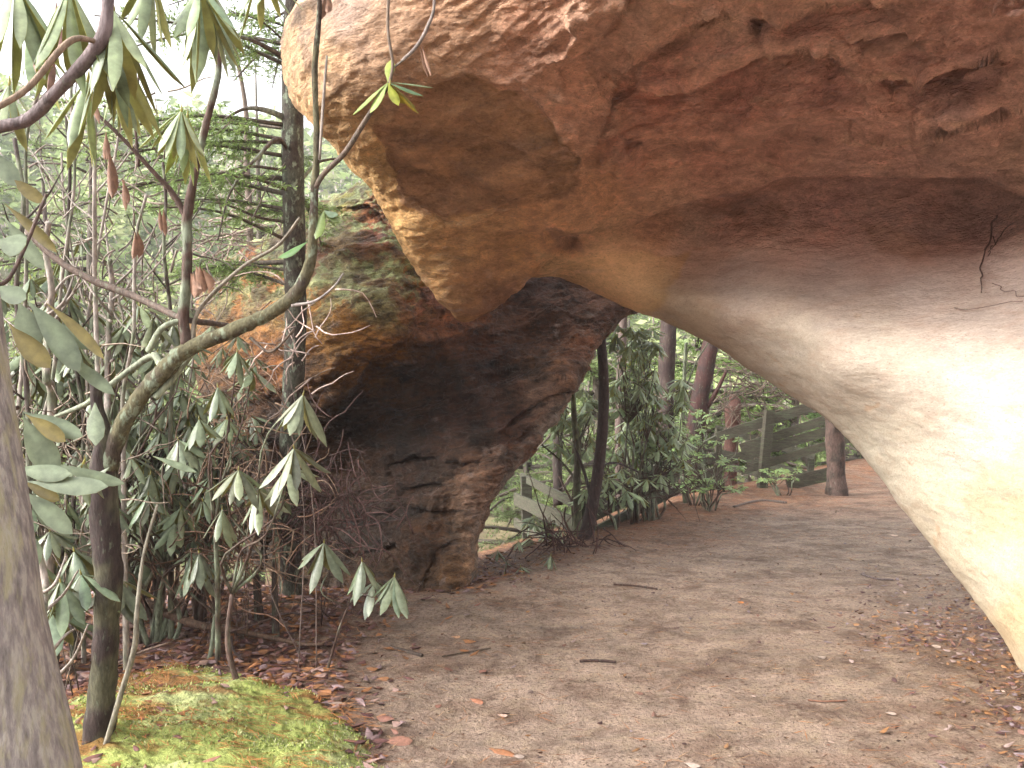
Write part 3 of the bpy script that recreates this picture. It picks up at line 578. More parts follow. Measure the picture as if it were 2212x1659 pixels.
branch(mb, [(335, 860, 3.44, 16), (380, 810, 3.46, 14), (430, 745, 3.5, 12)], 7, 30, col=(.26, .29, .2))
branch(mb, [(320, 760, 3.4, 14), (350, 710, 3.38, 14), (395, 690, 3.4, 12)], 7, 30, col=(.26, .29, .2))
branch(mb, [(225, 1620, 3.5, 12), (258, 1510, 3.48, 12), (290, 1400, 3.45, 12), (296, 1320, 3.45, 10), (310, 1200, 3.5, 7), (340, 1090, 3.55, 6)], 6, 50, col=(.2, .18, .14))
branch(mb, [(630, 660, 3.34, 8), (680, 650, 3.32, 6), (720, 620, 3.3, 5), (742, 590, 3.3, 4)], 5, 24, col=(.3, .26, .24))
branch(mb, [(540, 730, 3.38, 8), (580, 760, 3.36, 6), (610, 740, 3.36, 6), (635, 710, 3.36, 5)], 5, 20, col=(.11, .08, .06))
fo = MB(); sp = P(843, 182, 3.17)
whorl(fo, sp, .13, 3, 25, (0, -.2, 1), az0=200, spread=(0, 90), tint=(1.9, 1.55, .6), W=.34)
fo.leaves([P(838, 178, 3.17)]*6, [(.9, -.1, -.28), (.75, .15, .05), (-.75, -.1, -.6), (-.45, -.2, -.75), (.3, -.2, -.6), (.05, .1, .9)], [(0, -.6, 1)]*6, [.14, .17, .17, .13, .1, .1], [.04, .03, .035, .04, .04, .04], .1, [(.10, .17, .08), (.15, .2, .1), (.25, .32, .09), (.28, .36, .10), (.36, .38, .06), (.33, .4, .08)], (.33, .33, .08))
fo.leaves([P(700, 455, 3.3)]*3, [(.7, -.2, -.2), (-.25, -.2, -.9), (.45, 0, -.25)], [(0, -.8, .8)]*3, [.06, .11, .07], [.04, .045, .035], .1, [(.2, .27, .17), (.22, .3, .08), (.22, .28, .12)], (.2, .27, .08))
fo.leaves([P(664, 522, 3.32)], [(-.9, 0, -.42)], [(0, -.7, .8)], [.125], [.05], .1, (.08, .18, .035), (.15, .25, .05))
whorl(fo, P(392, 238, 3.0), .2, 12, 55, (.1, -.1, 1), tint=(1.6, 1.6, 1.5), W=.19)  # lighter tint here and below paints the leaves as backlit
whorl(fo, P(405, 250, 3.1), .2, 8, 66, (.1, -.1, 1), tint=(1.5, 1.6, 1.2), W=.17)
whorl(fo, P(180, 1000, 2.9), .16, 5, 40, (.5, -.2, 1))
fo.leaves([P(205, 870, 3.3), P(235, 1010, 3.3), P(330, 985, 3.3)], [(.05, -.2, -1), (-.6, -.2, -.5), (.8, 0, -.25)], [(0, -1, .15), (0, -.8, .5), (0, -.6, .8)], [.16, .15, .18], [.075, .05, .035], .05, TOP*1.1, UND)
fo.build('foliage', M_leaf, t)
for (x, y, d, L, w_) in ((238, 330, 2.9, .16, .03), (232, 285, 2.9, .11, .02), (290, 500, 3.2, .12, .03), (262, 385, 3.0, .11, .02), (425, 575, 3.36, .12, .05), (436, 580, 3.34, .09, .04), (415, 590, 3.36, .1, .035), (178, 150, 2.6, .17, .025), (352, 450, 3.2, .1, .02), (705, -20, 3.2, .1, .03), (910, 100, 3.14, .13, .012)):
    for k in range(2):
        dl = MB(); dl.leaves([P(x+RS.randn()*4, y, d)], [(RS.uniform(-.1, .25), RS.uniform(-.2, .2), -1)], [(RS.uniform(-.5, .5), -1, 0)], [L*RS.uniform(.8, 1.1)], [w_], 0, (.17, .09, .055), (.19, .11, .075), fold=.8); dl.build('withered_leaf', M_dead, t)

# --- nearer rhododendron with large leaves at the left edge
t = thing('rhododendron', gp(*P(-250, 2300, 2.0)[:2]), 'nearest rhododendron reaching in from the left edge with the largest drooping leaves', 'shrub')
mb = MB(); SEP = (mb, t)
branch(mb, [(-250, 2400, 2.0, 60), (-240, 1600, 2.0, 50), (-200, 900, 2.0, 40), (-150, 420, 2.0, 32), (-40, 292, 2.0, 27), (60, 258, 2.0, 26), (130, 190, 1.98, 26), (195, 120, 1.96, 29), (225, 70, 1.95, 28), (234, 0, 1.95, 25), (240, -120, 1.95, 22)], 12, 120, col=(.13, .10, .10), col2=(.10, .08, .07), rough=.1)
branch(mb, [(215, 90, 1.95, 10), (150, 90, 1.9, 14), (60, 190, 1.85, 14), (-20, 240, 1.8, 14)], 7, 40, col=(.24, .17, .12))
branch(mb, [(-100, 640, 1.9, 14), (-20, 620, 1.95, 12), (20, 600, 2.0, 9), (60, 520, 2.1, 8), (100, 420, 2.2, 7)], 7, 30)
branch(mb, [(-100, 1010, 2.0, 12), (-10, 900, 2.0, 10), (40, 880, 2.05, 9)], 6, 20)
fo = MB()
def lf(x, y, d, x2, y2, w_, dd=0, top=1.0, und=False, n_=(0, -1, .5)):
    a0, b0 = P(x, y, d), P(x2, y2, d+dd); v = b0-a0; L = np.linalg.norm(v); c1 = (np.array([.19, .15, .045])*top if und else TOP*top); c2 = TOP if und else UND
    fo.leaves([a0], [v], [n_], [L], [w_/F*d*1.0], 0.0, c1*RS.uniform(.9, 1.1), c2, st=9, fold=.2)
for a0 in [(40, 650, 2.05, 80, 760, 62), (60, 650, 2.05, 190, 790, 55), (100, 690, 2.1, 200, 760, 40), (20, 700, 2.0, 100, 800, 48, 0, 1, True), (130, 760, 2.1, 250, 850, 30), (100, 655, 2.05, 240, 760, 26, 0, 1.1, True),
           (50, 900, 2.05, 110, 1030, 62), (50, 890, 2.05, 180, 940, 40), (55, 895, 2.02, 145, 950, 34, 0, 1.1, True), (30, 1010, 2.0, 150, 1030, 42), (60, 1040, 2.0, 230, 1060, 44), (50, 1060, 2.05, 160, 1150, 44), (120, 1000, 2.2, 260, 1060, 30), (40, 1130, 2.0, 80, 1230, 50), (50, 1040, 2.1, 130, 1080, 28, 0, 1, True),
           (-10, 520, 1.8, 55, 530, 60), (-20, 620, 1.9, 60, 640, 46, 0, .8), (10, 470, 2.3, 90, 585, 34, 0, 1.1), (10, 440, 2.3, 130, 540, 26, 0, 1, True), (-10, 330, 2.2, 40, 400, 40), (20, 380, 2.2, 95, 440, 30, 0, 1.0, True), (60, 1280, 2.3, 40, 1450, 36, 0, .8), (0, 1180, 2.0, 60, 1300, 46, 0, .9)]: lf(*a0)
for cx_, cy_, d, n_, L_, e_ in ((445, -45, 2.3, 13, .2, 68), (430, -30, 2.2, 9, .19, 60), (245, 20, 2.0, 11, .2, 62), (225, 60, 2.1, 8, .2, 70), (190, 170, 2.2, 5, .17, 75), (150, -30, 2.0, 9, .2, 62), (30, -40, 2.0, 10, .2, 65), (330, -60, 2.2, 8, .19, 60), (60, 60, 2.4, 8, .17, 70), (20, 180, 2.6, 7, .17, 60), (250, 150, 2.2, 5, .17, 70), (560, -70, 2.5, 7, .17, 58)):
    whorl(fo, P(cx_, cy_, d), L_*RS.uniform(.85, 1.15), n_, e_, (RS.uniform(-.25, .3), -.1, 1), tint=(1.6, 1.6, 1.5), W=.17)  # tint lightens the leaves, putting sky backlight into their colour
fo.build('foliage', M_leaf, t)
for (x, y) in ((120, 10), (150, 20), (230, 40), (70, 60), (110, 100)):
    mb = MB(); mb.leaves([P(x, y-10, 2.2)], [(.1*RS.randn(), 0, -1)], [(0, -1, 0)], [.14], [.02], 0, (.2, .11, .09), (.2, .11, .09), fold=.8); mb.build('withered_leaf', M_dead, t)

# --- mid-distance rhododendrons on the left
def gbase(x, d, dy=0): X = (x-CX)/F*d; return gp(X, d)
shrub('rhododendron with two pale whorls hanging before the mossy hemlock trunk', gbase(520, 4.3), [P(655, 852, 3.9), P(635, 968, 3.9), P(515, 1015, 4.1), P(620, 1010, 4.1), P(560, 1060, 4.3), P(480, 1100, 4.4)], .19, 'rhododendrons on the left', e0=48, tint=(1.3, 1.2, 1.25), n=9)
shrub('rhododendron with two whorls before the yellow face of the lichened outcrop', gbase(455, 4.8), [P(512, 760, 4.6), P(470, 835, 4.5), P(545, 800, 4.7), P(430, 905, 4.6), P(490, 905, 4.8), P(385, 950, 4.6)], .18, 'rhododendrons on the left', e0=42, tint=(1.15, 1.15, 1.15))
shrub('low rhododendron sprig with three whorls in front of the dark pillar foot', P(700, 1440, 4.75), [P(700, 1172, 4.5), P(782, 1212, 4.45), P(852, 1245, 4.4), P(810, 1255, 4.6)], .19, 'rhododendrons on the left', stem_w=.006, e0=48, tint=(1.1, 1.1, 1.15))
shrub('rhododendron with a single low whorl above the leaf litter left of the hemlock', gbase(400, 4.9), [P(430, 1195, 4.7), P(415, 1205, 4.8), P(385, 1120, 5), P(470, 1165, 5)], .19, 'rhododendrons on the left', e0=52)
shrub('rhododendron with broad leaves low behind the leaning grey trunk', gbase(120, 3.9), [P(130, 1255, 3.4), P(175, 1240, 3.5), P(110, 1320, 3.6), P(255, 1250, 3.7), P(160, 1190, 3.7), P(60, 1200, 3.6)], .2, 'rhododendrons on the left', e0=48, W=.32)
shrub('rhododendron with pale upright whorls above the crossing limbs', gbase(320, 5.2), [P(300, 660, 4.8), P(330, 690, 4.9), P(375, 700, 5), P(270, 700, 5), P(395, 655, 5.2), P(250, 740, 5), P(340, 760, 5.1)], .17, 'rhododendrons on the left', e0=45, tint=(1.2, 1.2, 1.1))
LB = ['dense rhododendron low in the thicket beside the dark trunk', 'loose rhododendron in the thicket behind the crossing limbs', 'tall thin rhododendron at the far left of the thicket', 'pale leaved rhododendron behind the dead brush', 'shaded rhododendron at the back of the thicket near the outcrop', 'sprawling rhododendron far left behind the big leaves', 'rhododendron rising from the slope beyond the thicket']
for k, (x, y, d, nn, sx, sy) in enumerate([(330, 1080, 5.2, 22, 130, 110), (300, 880, 5.8, 24, 150, 110), (110, 800, 5.4, 22, 110, 190), (420, 1040, 5.6, 20, 110, 120), (470, 930, 6.3, 20, 90, 110), (80, 1130, 4.8, 20, 90, 140), (230, 720, 7, 18, 190, 90)]):
    tips = [P(x+RS.randn()*sx*.6, y+RS.randn()*sy*.6, d+RS.uniform(-.5, .5)) for _ in range(int(nn*2.1))]
    shrub(LB[k], gbase(x, d), tips, .165, 'rhododendrons on the left', e0=46, n=8, tint=(1.05, 1.05, 1.0))
# --- rhododendrons seen through the arch
LB = ['tall rhododendron filling the top of the arch opening right of the slim dark trunk', 'rhododendron in the arch opening between the two pine trunks', 'rhododendron in the arch opening just left of the slim dark trunk', 'rhododendron whose whorls hang over the middle boards of the long railing', 'low rhododendron at the foot of the slim dark trunk', 'rhododendron in front of the left stair railing']
for k, (x, y, d, nn, sx, sy) in enumerate([(1375, 780, 9.6, 34, 55, 80), (1410, 880, 9.8, 30, 70, 60), (1240, 900, 9.4, 22, 50, 80), (1400, 985, 9.8, 24, 80, 50), (1330, 1050, 9.2, 12, 70, 30), (1175, 1130, 8.8, 6, 40, 40)]):
    tips = [P(x+RS.uniform(-1, 1)*sx, y+RS.uniform(-1, 1)*sy, d+RS.uniform(-.4, .4)) for _ in range(int(nn*1.3))]
    shrub(LB[k], gp((x-CX)/F*d, d), tips, .17, 'rhododendrons beyond the arch', e0=30, tint=(1.6, 1.65, 1.5), n=9)
shrub('small rhododendron seedling on the dark bank between pillar and path', gp((1110-CX)/F*7.2, 7.2), [P(1075, 1190, 7.2), P(1120, 1170, 7.1), P(1125, 1225, 7), P(1190, 1200, 7.1), P(1090, 1240, 7)], .11, 'rhododendrons beyond the arch', stem_w=.004, n=6)
# laurel with small glossy leaves
def laurel(label, x, y, d, nn, sx, sy):
    tips = [P(x+RS.uniform(-1, 1)*sx, y+RS.uniform(-1, 1)*sy, d+RS.uniform(-.4, .4)) for _ in range(nn)]
    shrub(label, gp((x-CX)/F*d, d), tips, .075, 'laurels by the railing', 'laurel', stem_w=.008, e0=5, tint=(1.25, 1.5, .9), n=9, W=.38)
laurel('glossy small leaved laurel bush in front of the railing bend', 1530, 1000, 10.6, 70, 75, 60)
laurel('upright laurel shoots left of the leaning pine', 1500, 910, 10.8, 30, 35, 40)
laurel('low laurel clump at the base of the square railing post', 1685, 1025, 12.2, 26, 45, 12)

# --- hemlock with lichened trunk
def spray(mb, tw, p0, p1, dens=1.0, size=1.0, col=(.10, .17, .05), up=(0, 0, 1)):
    """a flat drooping bough: axis, side twigs, needles"""
    p0, p1 = np.array(p0), np.array(p1); v = p1-p0; L = np.linalg.norm(v); ax = v/L; sd = np.cross(ax, up); sd /= np.linalg.norm(sd)+1e-9
    m = p0+v*.5+np.array([0, 0, .08*L]); pts = catmull([p0, m, p1], 12); tw.tube(pts, np.linspace(.008, .002, 12)*size*L*1.2+.0012, 5, (.09, .07, .055))
    n = int(16*dens*L/.8)+4
    for k in range(n):
        u = .22+.78*k/n; b = pts[min(11, int(u*11))]; sg = 1 if k % 2 else -1
        ln = L*.34*(1.15-u)*RS.uniform(.6, 1.2)
        dv = (ax*.55+sd*sg*RS.uniform(.7, 1)+np.array([0, 0, RS.uniform(-.35, .1)])); dv /= np.linalg.norm(dv)
        tw.tube([b, b+dv*ln*.6, b+dv*ln+np.array([0, 0, -.06*ln])], [.0018, .0013, .0007], 3, (.1, .08, .06))
        mnum = int(ln/.011*dens)+3; w_ = RS.uniform(0, 1, mnum)[:, None]
        o_ = b+dv*ln*w_+RS.randn(mnum, 3)*.006
        nd = dv[None]*.6+sd[None]*RS.choice([-1, 1], (mnum, 1))*RS.uniform(.3, 1, (mnum, 1))+RS.randn(mnum, 3)*.3
        nn = np.array([0, 0, 1])+RS.randn(mnum, 3)*.4
        mb.flakes(o_, nd, nn, RS.uniform(.025, .05, mnum)*size, RS.uniform(.006, .011, mnum)*size, np.array(col)*RS.uniform(.6, 1.5, (mnum, 1)))
t = thing('hemlock', gp(*P(630, 1290, 6.3)[:2]), 'hemlock with a dark trunk spotted with pale lichen beside the left rock face', 'tree')
mb = MB(); branch(mb, [(625, 1350, 6.3, 56), (628, 1280, 6.3, 48), (625, 1150, 6.28, 44), (626, 1000, 6.25, 44), (632, 850, 6.22, 44), (638, 700, 6.2, 46), (636, 550, 6.2, 47), (634, 400, 6.2, 46), (632, 250, 6.2, 48), (632, 100, 6.2, 44), (640, -100, 6.2, 40), (650, -500, 6.2, 30)], 20, 200, col=(.07, .055, .045), col2=(.10, .10, .075), rough=.12)
mb.build('trunk', M_bark_l, t)
tw = MB(); fo = MB()
for k in range(46):
    y0 = RS.uniform(-350, 620); p0 = P(632, y0, 6.2); L = RS.uniform(.6, 1.7); an = math.radians(RS.uniform(90, 270)) if k % 5 else math.radians(RS.uniform(0, 360))
    if math.cos(an) > .2 and y0 > 0: continue
    dirn = np.array([math.cos(an), math.sin(an)*.8, RS.uniform(-.25, .15)]); p1 = p0+dirn*L
    spray(fo, tw, p0, p1, 1.15, 1.2, (.19, .27, .09))
for (pts) in ([(630, 140, 6.2, 14), (590, 110, 6.0, 11), (520, 80, 5.7, 8), (450, 90, 5.5, 5)], [(625, 260, 6.2, 16), (580, 240, 6.1, 14), (530, 235, 6.0, 8), (480, 260, 5.9, 4)], [(625, 330, 6.2, 10), (600, 300, 6, 10), (565, 330, 5.9, 8), (500, 410, 5.7, 5), (470, 520, 5.6, 3)],
              [(625, 480, 6.2, 8), (560, 470, 6, 6), (480, 440, 5.8, 5), (380, 430, 5.6, 3)], [(650, 390, 6.2, 8), (690, 350, 6.3, 6), (760, 340, 6.4, 4)], [(625, 370, 6.2, 8), (540, 360, 6, 6), (460, 380, 5.8, 4)]):
    branch(tw, pts, 6, 30, col=(.08, .06, .05), col2=(.2, .22, .17))
tw.build('branch', M_bark, t); fo.build('needles', M_needle, t)
def evergreen(label, x, y, h, r, group, low=.15, size=2.0, col=(.10, .16, .05), nb=60, trunk_r=.12, nm='evergreen_tree', dens=.5):
    b = gp(x, y); t = thing(nm, b, label, 'tree', group); tk = MB(); tw = MB(); fo = MB()
    tk.tube([b-np.array([0, 0, .2]), b+np.array([RS.randn()*.1, 0, h*.5]), b+np.array([RS.randn()*.15, 0, h])], [trunk_r, trunk_r*.7, trunk_r*.1], 10, (.09, .065, .055), .1, 24, col2=(.14, .12, .09))
    for k in range(nb):
        u = low+(1-low)*RS.rand(); L = r*(1.1-u)*RS.uniform(.6, 1.15)+.2; an = RS.uniform(0, 2*math.pi)
        p0 = b+np.array([0, 0, h*u]); spray(fo, tw, p0, p0+np.array([math.cos(an), math.sin(an), RS.uniform(-.35, .1)])*L, dens, size, col)
    tk.build('trunk', M_bark, t); tw.build('branch', M_bark, t); fo.build('needles', M_needle, t)
for k, (x, y, h, r, lab, cc) in enumerate([(-6.0, 12.0, 7.5, 2.4, 'pale green evergreen on the slope behind the crossing limbs', (.2, .27, .09)), (-4.6, 15.5, 10, 2.6, 'slim evergreen with tiered boughs left of the hemlock against the sky', (.15, .2, .08)), (-9.5, 17, 9.5, 3, 'broad evergreen at the far left edge of the valley slope', (.17, .23, .09)),
    (1.6, 16.5, 9, 2.8, 'evergreen behind the left pine trunk seen through the arch', (.13, .18, .06)), (4.0, 18.5, 10, 3, 'evergreen behind the leaning pine seen through the arch', (.15, .22, .06)), (6.4, 19.5, 10, 3.2, 'evergreen above the right end of the railing', (.15, .21, .07)), (8.8, 22, 10, 3.4, 'far evergreen just above the bark covered post', (.13, .2, .07)), (2.8, 23, 12, 3.6, 'tall dim evergreen deepest behind the arch opening', (.12, .17, .07)), (.3, 19, 9, 3, 'evergreen behind the left stair railing', (.13, .18, .07))]):
    evergreen(lab, x, y, h*(.58 if x > 0 else 1), r, 'evergreens on the slope', .03, 2.6, tuple(1.25*q_ for q_ in cc), 70 if x > 0 else 55, .11, dens=.5 if x > 0 else .42)

# --- trunks beyond the arch
def trunk(label, pts, col, col2=None, sides=14, cat='tree', name='pine_tree', material=None, sub=None, rough=.12, branches=()):
    b = P(*pts[0][:3]); t = thing(name, b, label, cat); mb = MB(); branch(mb, pts, sides, 60, col, col2, rough); mb.build('trunk', material or M_bark, t)
    if branches:
        for q_ in branches: mb = MB(); branch(mb, q_, 6, 24, col); mb.build('branch', material or M_bark, t)
    return t
trunk('thick straight pine trunk in the middle of the arch opening', [(1432, 1130, 14, 40), (1434, 1000, 14, 38), (1438, 860, 14, 36), (1443, 720, 14, 35), (1450, 500, 14, 33), (1460, 200, 14, 28)], (.032, .018, .016), (.05, .032, .026), 16)
trunk('reddish leaning pine trunk under the pale rock edge', [(1478, 1130, 13.5, 44), (1492, 1000, 13.5, 40), (1512, 860, 13.5, 38), (1536, 740, 13.5, 34), (1570, 560, 13.5, 30), (1620, 300, 13.5, 24)], (.05, .02, .017), (.03, .018, .016), 16, branches=([(1515, 900, 13.5, 10), (1545, 850, 13.4, 10), (1570, 800, 13.3, 7)],))
trunk('broken dead snag behind the railing bend', [(1578, 1060, 14.5, 30), (1580, 970, 14.5, 30), (1584, 900, 14.5, 32), (1586, 872, 14.5, 30), (1582, 852, 14.5, 14)], (.10, .045, .035), None, 12, name='dead_snag', rough=.5)
trunk('slim dark leaning trunk at the left of the arch opening', [(1262, 1185, 8.7, 40), (1276, 1110, 8.7, 28), (1292, 1020, 8.7, 25), (1302, 920, 8.7, 24), (1304, 820, 8.7, 22), (1298, 720, 8.7, 20), (1294, 600, 8.7, 18)], (.045, .028, .026), None, 12, name='sapling', branches=([(1262, 1150, 8.7, 14), (1275, 1080, 8.7, 9), (1262, 1020, 8.8, 7), (1240, 960, 8.9, 5)], [(1290, 1010, 8.7, 7), (1330, 1000, 8.8, 5), (1380, 1020, 8.9, 4)]))
trunk('mossy slim trunk just left of the dark leaning trunk', [(1250, 1170, 8.9, 20), (1246, 1060, 8.9, 17), (1248, 980, 8.9, 15), (1240, 900, 8.9, 12), (1235, 800, 8.9, 9)], (.07, .06, .04), (.12, .13, .07), 9, name='sapling', branches=([(1246, 1040, 8.9, 7), (1215, 1000, 9, 5), (1170, 960, 9, 4)], [(1248, 960, 8.9, 6), (1275, 900, 9, 4)]))
trunk('slim lichened trunk standing by the laurel bush', [(1484, 1085, 10.9, 17), (1474, 1010, 10.9, 13), (1472, 940, 10.9, 12), (1476, 860, 10.9, 9), (1482, 740, 10.9, 7)], (.11, .12, .08), (.2, .23, .15), 9, name='sapling', branches=([(1476, 860, 10.9, 5), (1500, 790, 10.9, 4), (1530, 740, 10.9, 3)], [(1476, 900, 10.9, 4), (1440, 830, 10.9, 3)]))
trunk('thin dim trunk behind the whorls left of the thick pine', [(1340, 1080, 13, 22), (1338, 950, 13, 20), (1342, 800, 13, 20), (1348, 650, 13, 17)], (.1, .07, .06), None, 10, name='sapling')
trunk('dark thin trunk above the left stair railing', [(1206, 1090, 12, 22), (1204, 960, 12, 20), (1212, 850, 12, 18), (1218, 700, 12, 15)], (.05, .035, .03), None, 10, name='sapling')
trunk('slim distant hemlock trunk left of the mossy hemlock', [(545, 760, 10, 16), (542, 600, 10, 15), (538, 450, 10, 14), (532, 330, 10, 13), (530, 230, 10, 10), (500, 60, 10, 7)], (.12, .09, .07), None, 9, name='sapling', branches=([(532, 360, 10, 6), (510, 340, 10, 5), (470, 330, 10, 3)], [(538, 480, 10, 6), (600, 450, 10, 4), (700, 480, 10, 3)], [(536, 420, 10, 5), (480, 390, 10, 4), (430, 400, 10, 3)]))

# --- thin stems of the left thicket: each its own sapling
STEMS = [(180, 1150, 265, 90, 5.0, 8, 'pale straight pole leaning right behind the hanging whorls'), (300, 1150, 240, 480, 5.6, 7, 'thin pale stem crossing behind the reddish withered leaf'), (90, 1000, 170, 60, 4.8, 9, 'thin pale stem reaching the top edge near the thick purple bough'), (360, 1100, 440, 560, 5.9, 6, 'whitish thin stem leaning toward the hemlock'), (20, 1100, 75, 150, 4.9, 10, 'grey thin stem at the far left top'), (250, 1150, 120, 330, 5.3, 7, 'pale thin stem leaning left in the upper thicket'), (100, 900, 95, 480, 4.6, 18, 'grey thicket stem with a crook at the far left'), (210, 1000, 205, 120, 4.4, 12, 'straight grey stem rising behind the dark trunk'), (235, 1000, 245, 560, 4.9, 16, 'pale smooth stem just right of the dark trunk'), (160, 1100, 150, 250, 5.0, 10, 'thin brown stem behind the big leaves'), (60, 1250, 40, 300, 4.2, 14, 'lichened stem at the left edge behind the leaves'), (370, 900, 350, 350, 5.2, 10, 'lichened stem behind the upright fork'), (275, 950, 310, 420, 4.7, 10, 'leaning pale stem left of the upright fork'), (145, 1659, 70, 1180, 3.2, 22, 'dark slim trunk touching the pale grey trunk'), (330, 1250, 290, 700, 5.5, 9, 'brown stem in the middle of the thicket'), (600, 1230, 560, 940, 5.4, 12, 'dark crooked stem left of the hemlock base'), (560, 1260, 585, 1150, 5.6, 16, 'short forked stem at the hemlock base'), (440, 1180, 500, 860, 5.6, 8, 'thin stem in front of the yellow outcrop')]
for (x0, y0, x1, y1, d, w_, lab) in STEMS:
    yb = CY+(EYE-float(gz(np.array([(x0-CX)/F*d]), np.array([d]))[0])+.06)/d*F
    mid = [(x0+(x1-x0)*u+RS.randn()*9, y0+(y1-y0)*u, d+RS.randn()*.05, w_*(1-.35*u)) for u in (0, .2, .42, .65, .85, 1)]
    pts = [(x0+RS.randn()*6, yb, d, w_*1.5)]*(yb > y0+30)+mid
    br = []
    for k in range(5):
        u = RS.uniform(.3, .95); bx, by = x0+(x1-x0)*u, y0+(y1-y0)*u; s_ = RS.choice([-1, 1]); L = RS.uniform(60, 170)
        br.append([(bx, by, d, w_*.4), (bx+s_*L*.35, by-L*.35+RS.randn()*8, d+RS.randn()*.1, w_*.3), (bx+s_*L*.6, by-L*.8+RS.randn()*12, d+RS.randn()*.15, w_*.16)])
    trunk(lab, pts, (.27, .23, .20) if 'pale' in lab or 'grey' in lab or 'whitish' in lab else (.06, .042, .035), (.14, .15, .10), 8, name='sapling', branches=br, rough=.15)
# --- bare twiggy brush
def brush(label, x, y, d, sx, sy, n, col, wmin=2.0, group='dead brush'):
    b = gp((x-CX)/F*d, d); t = thing('dead_brush', b, label, 'brush', group); mb = MB()
    for k in range(n):
        px_, py_ = x+RS.randn()*sx*.5, y+RS.randn()*sy*.5; an = RS.uniform(0, 2*math.pi); L = RS.uniform(40, 140); dd = d+RS.uniform(-.3, .3)
        pts = [(px_, py_, dd, wmin*1.6)]
        for s_ in range(4):
            an += RS.randn()*.32; px_ += math.cos(an)*L/4; py_ += math.sin(an)*L/4; dd += RS.randn()*.05; pts.append((px_, py_, dd, wmin*(1.4-.25*s_)))
        pos = PX(pts); mb.tube(pos, [p_[3]/2/F*p_[2] for p_ in pts], 4, np.array(col)*RS.uniform(.6, 1.5), 0, 7)
    for k in range(3): mb.tube([b+RS.randn(3)*.03, (b+P(x, y, d))/2+RS.randn(3)*.1, P(x+RS.randn()*sx*.5, y+RS.randn()*sy*.4, d)], [.004, .0025, .0012], 4, np.array(col)*.45, 0, 10)
    mb.build('twig', M_bark, t)
brush('dense purple brown tangle of fine twigs right of the hemlock trunk', 700, 1100, 5.6, 110, 120, 190, (.10, .055, .05), 2.2)
brush('tan twig tangle between the rhododendron whorls and the hemlock', 520, 1000, 5.2, 150, 260, 150, (.24, .16, .11), 2.4)
brush('loose brown twigs low left of the hemlock base', 450, 1180, 5.0, 190, 110, 120, (.16, .09, .06), 2.2)
brush('pale bare twigs in front of the yellow outcrop', 650, 760, 4.8, 60, 110, 22, (.40, .30, .26), 2.4)
brush('tangled twigs far left behind the dark trunk', 150, 1050, 4.4, 140, 260, 110, (.22, .17, .13), 2.6)
brush('grey twig mesh in front of the pale valley', 260, 520, 5.8, 260, 330, 150, (.20, .16, .13), 2.8)
brush('fine bare twigs over the distant slope left of the hemlock', 520, 560, 8, 130, 160, 130, (.24, .18, .15), 2.2)
brush('bare twigs behind the railing bend', 1640, 830, 14, 110, 80, 120, (.16, .12, .09), 1.8)
brush('dark twig tangle on the bank under the slim dark trunk', 1225, 1175, 8.0, 90, 36, 70, (.07, .035, .03), 2.0)
brush('dark twigs along the bank below the long railing', 1380, 1050, 9.8, 110, 26, 80, (.08, .05, .04), 1.8)

# ------------------------------------------------------------------ railings
GR = (.155, .15, .115)
def railing(label, posts, rails, col=GR, group='wooden railings'):
    t = thing('railing', P(*posts[0][0]) if posts else P(*rails[0][0]), label, 'railing', group)
    for (b0, t0, w_) in posts:
        mb = MB(); a0, b1 = P(*b0), P(*t0); mb.box(a0-np.array([0, 0, .15]), b1, w_, w_*.8, np.array(col)*.9, up=(1, .15, 0)); mb.build('post', M_wood, t, False)
    for (p0, p1, h) in rails:
        mb = MB(); mb.box(P(*p0), P(*p1), h, .038, col); mb.build('board', M_wood, t, False)
railing('grey board railing with a square post climbing to the right under the pale rock', [((1645, 1048, 12.78), (1662, 886, 12.78), .13), ((1548, 1080, 13.0), (1552, 925, 13.0), .09), ((1800, 1030, 13.1), (1802, 870, 13.1), .10)],
        [((1549, 945, 12.9), (1765, 874, 12.9), .15), ((1600, 968, 12.9), (1800, 901, 12.9), .13), ((1560, 998, 12.9), (1800, 928, 12.9), .14), ((1600, 1018, 12.9), (1860, 940, 12.9), .12), ((1700, 1045, 12.9), (1800, 1022, 12.9), .2)], (.06, .052, .038))
railing('grey board railing turning back behind the snag', [((1750, 1040, 14.2), (1752, 960, 14.2), .09)], [((1545, 925, 14.4), (1760, 985, 13.7), .12), ((1545, 975, 14.4), (1760, 1030, 13.7), .12), ((1545, 1000, 14.4), (1700, 1040, 13.8), .1)], (.07, .065, .048))
railing('long dim board railing rising behind the rhododendron whorls', [((1272, 1180, 9.2), (1262, 1070, 9.2), .10), ((1410, 1100, 11.2), (1412, 985, 11.2), .1)],
        [((1262, 1088, 9.2), (1545, 950, 12.8), .12), ((1262, 1125, 9.2), (1545, 985, 12.8), .12), ((1262, 1160, 9.2), (1545, 1015, 12.8), .12)], (.07, .066, .048))
railing('pale board railing of the steps at the lower left of the arch opening', [((1140, 1150, 11.6), (1136, 1028, 11.6), .14)],
        [((1126, 1030, 11.9), (1250, 1092, 9.3), .10), ((1112, 1078, 11.9), (1250, 1138, 9.3), .17), ((1112, 1128, 11.9), (1240, 1190, 9.3), .13)], (.08, .074, .056))
t = thing('log_post', gp(*P(1805, 1058, 12.4)[:2]), 'round bark covered log post standing where railing and pale rock meet', 'post'); mb = MB()
branch(mb, [(1808, 1075, 12.3, 48), (1807, 1050, 12.3, 44), (1806, 1020, 12.3, 39), (1805, 980, 12.3, 38), (1803, 930, 12.3, 37), (1800, 890, 12.3, 36)], 18, 40, (.08, .05, .04), (.04, .028, .022), .3); mb.build('trunk', M_bark, t)

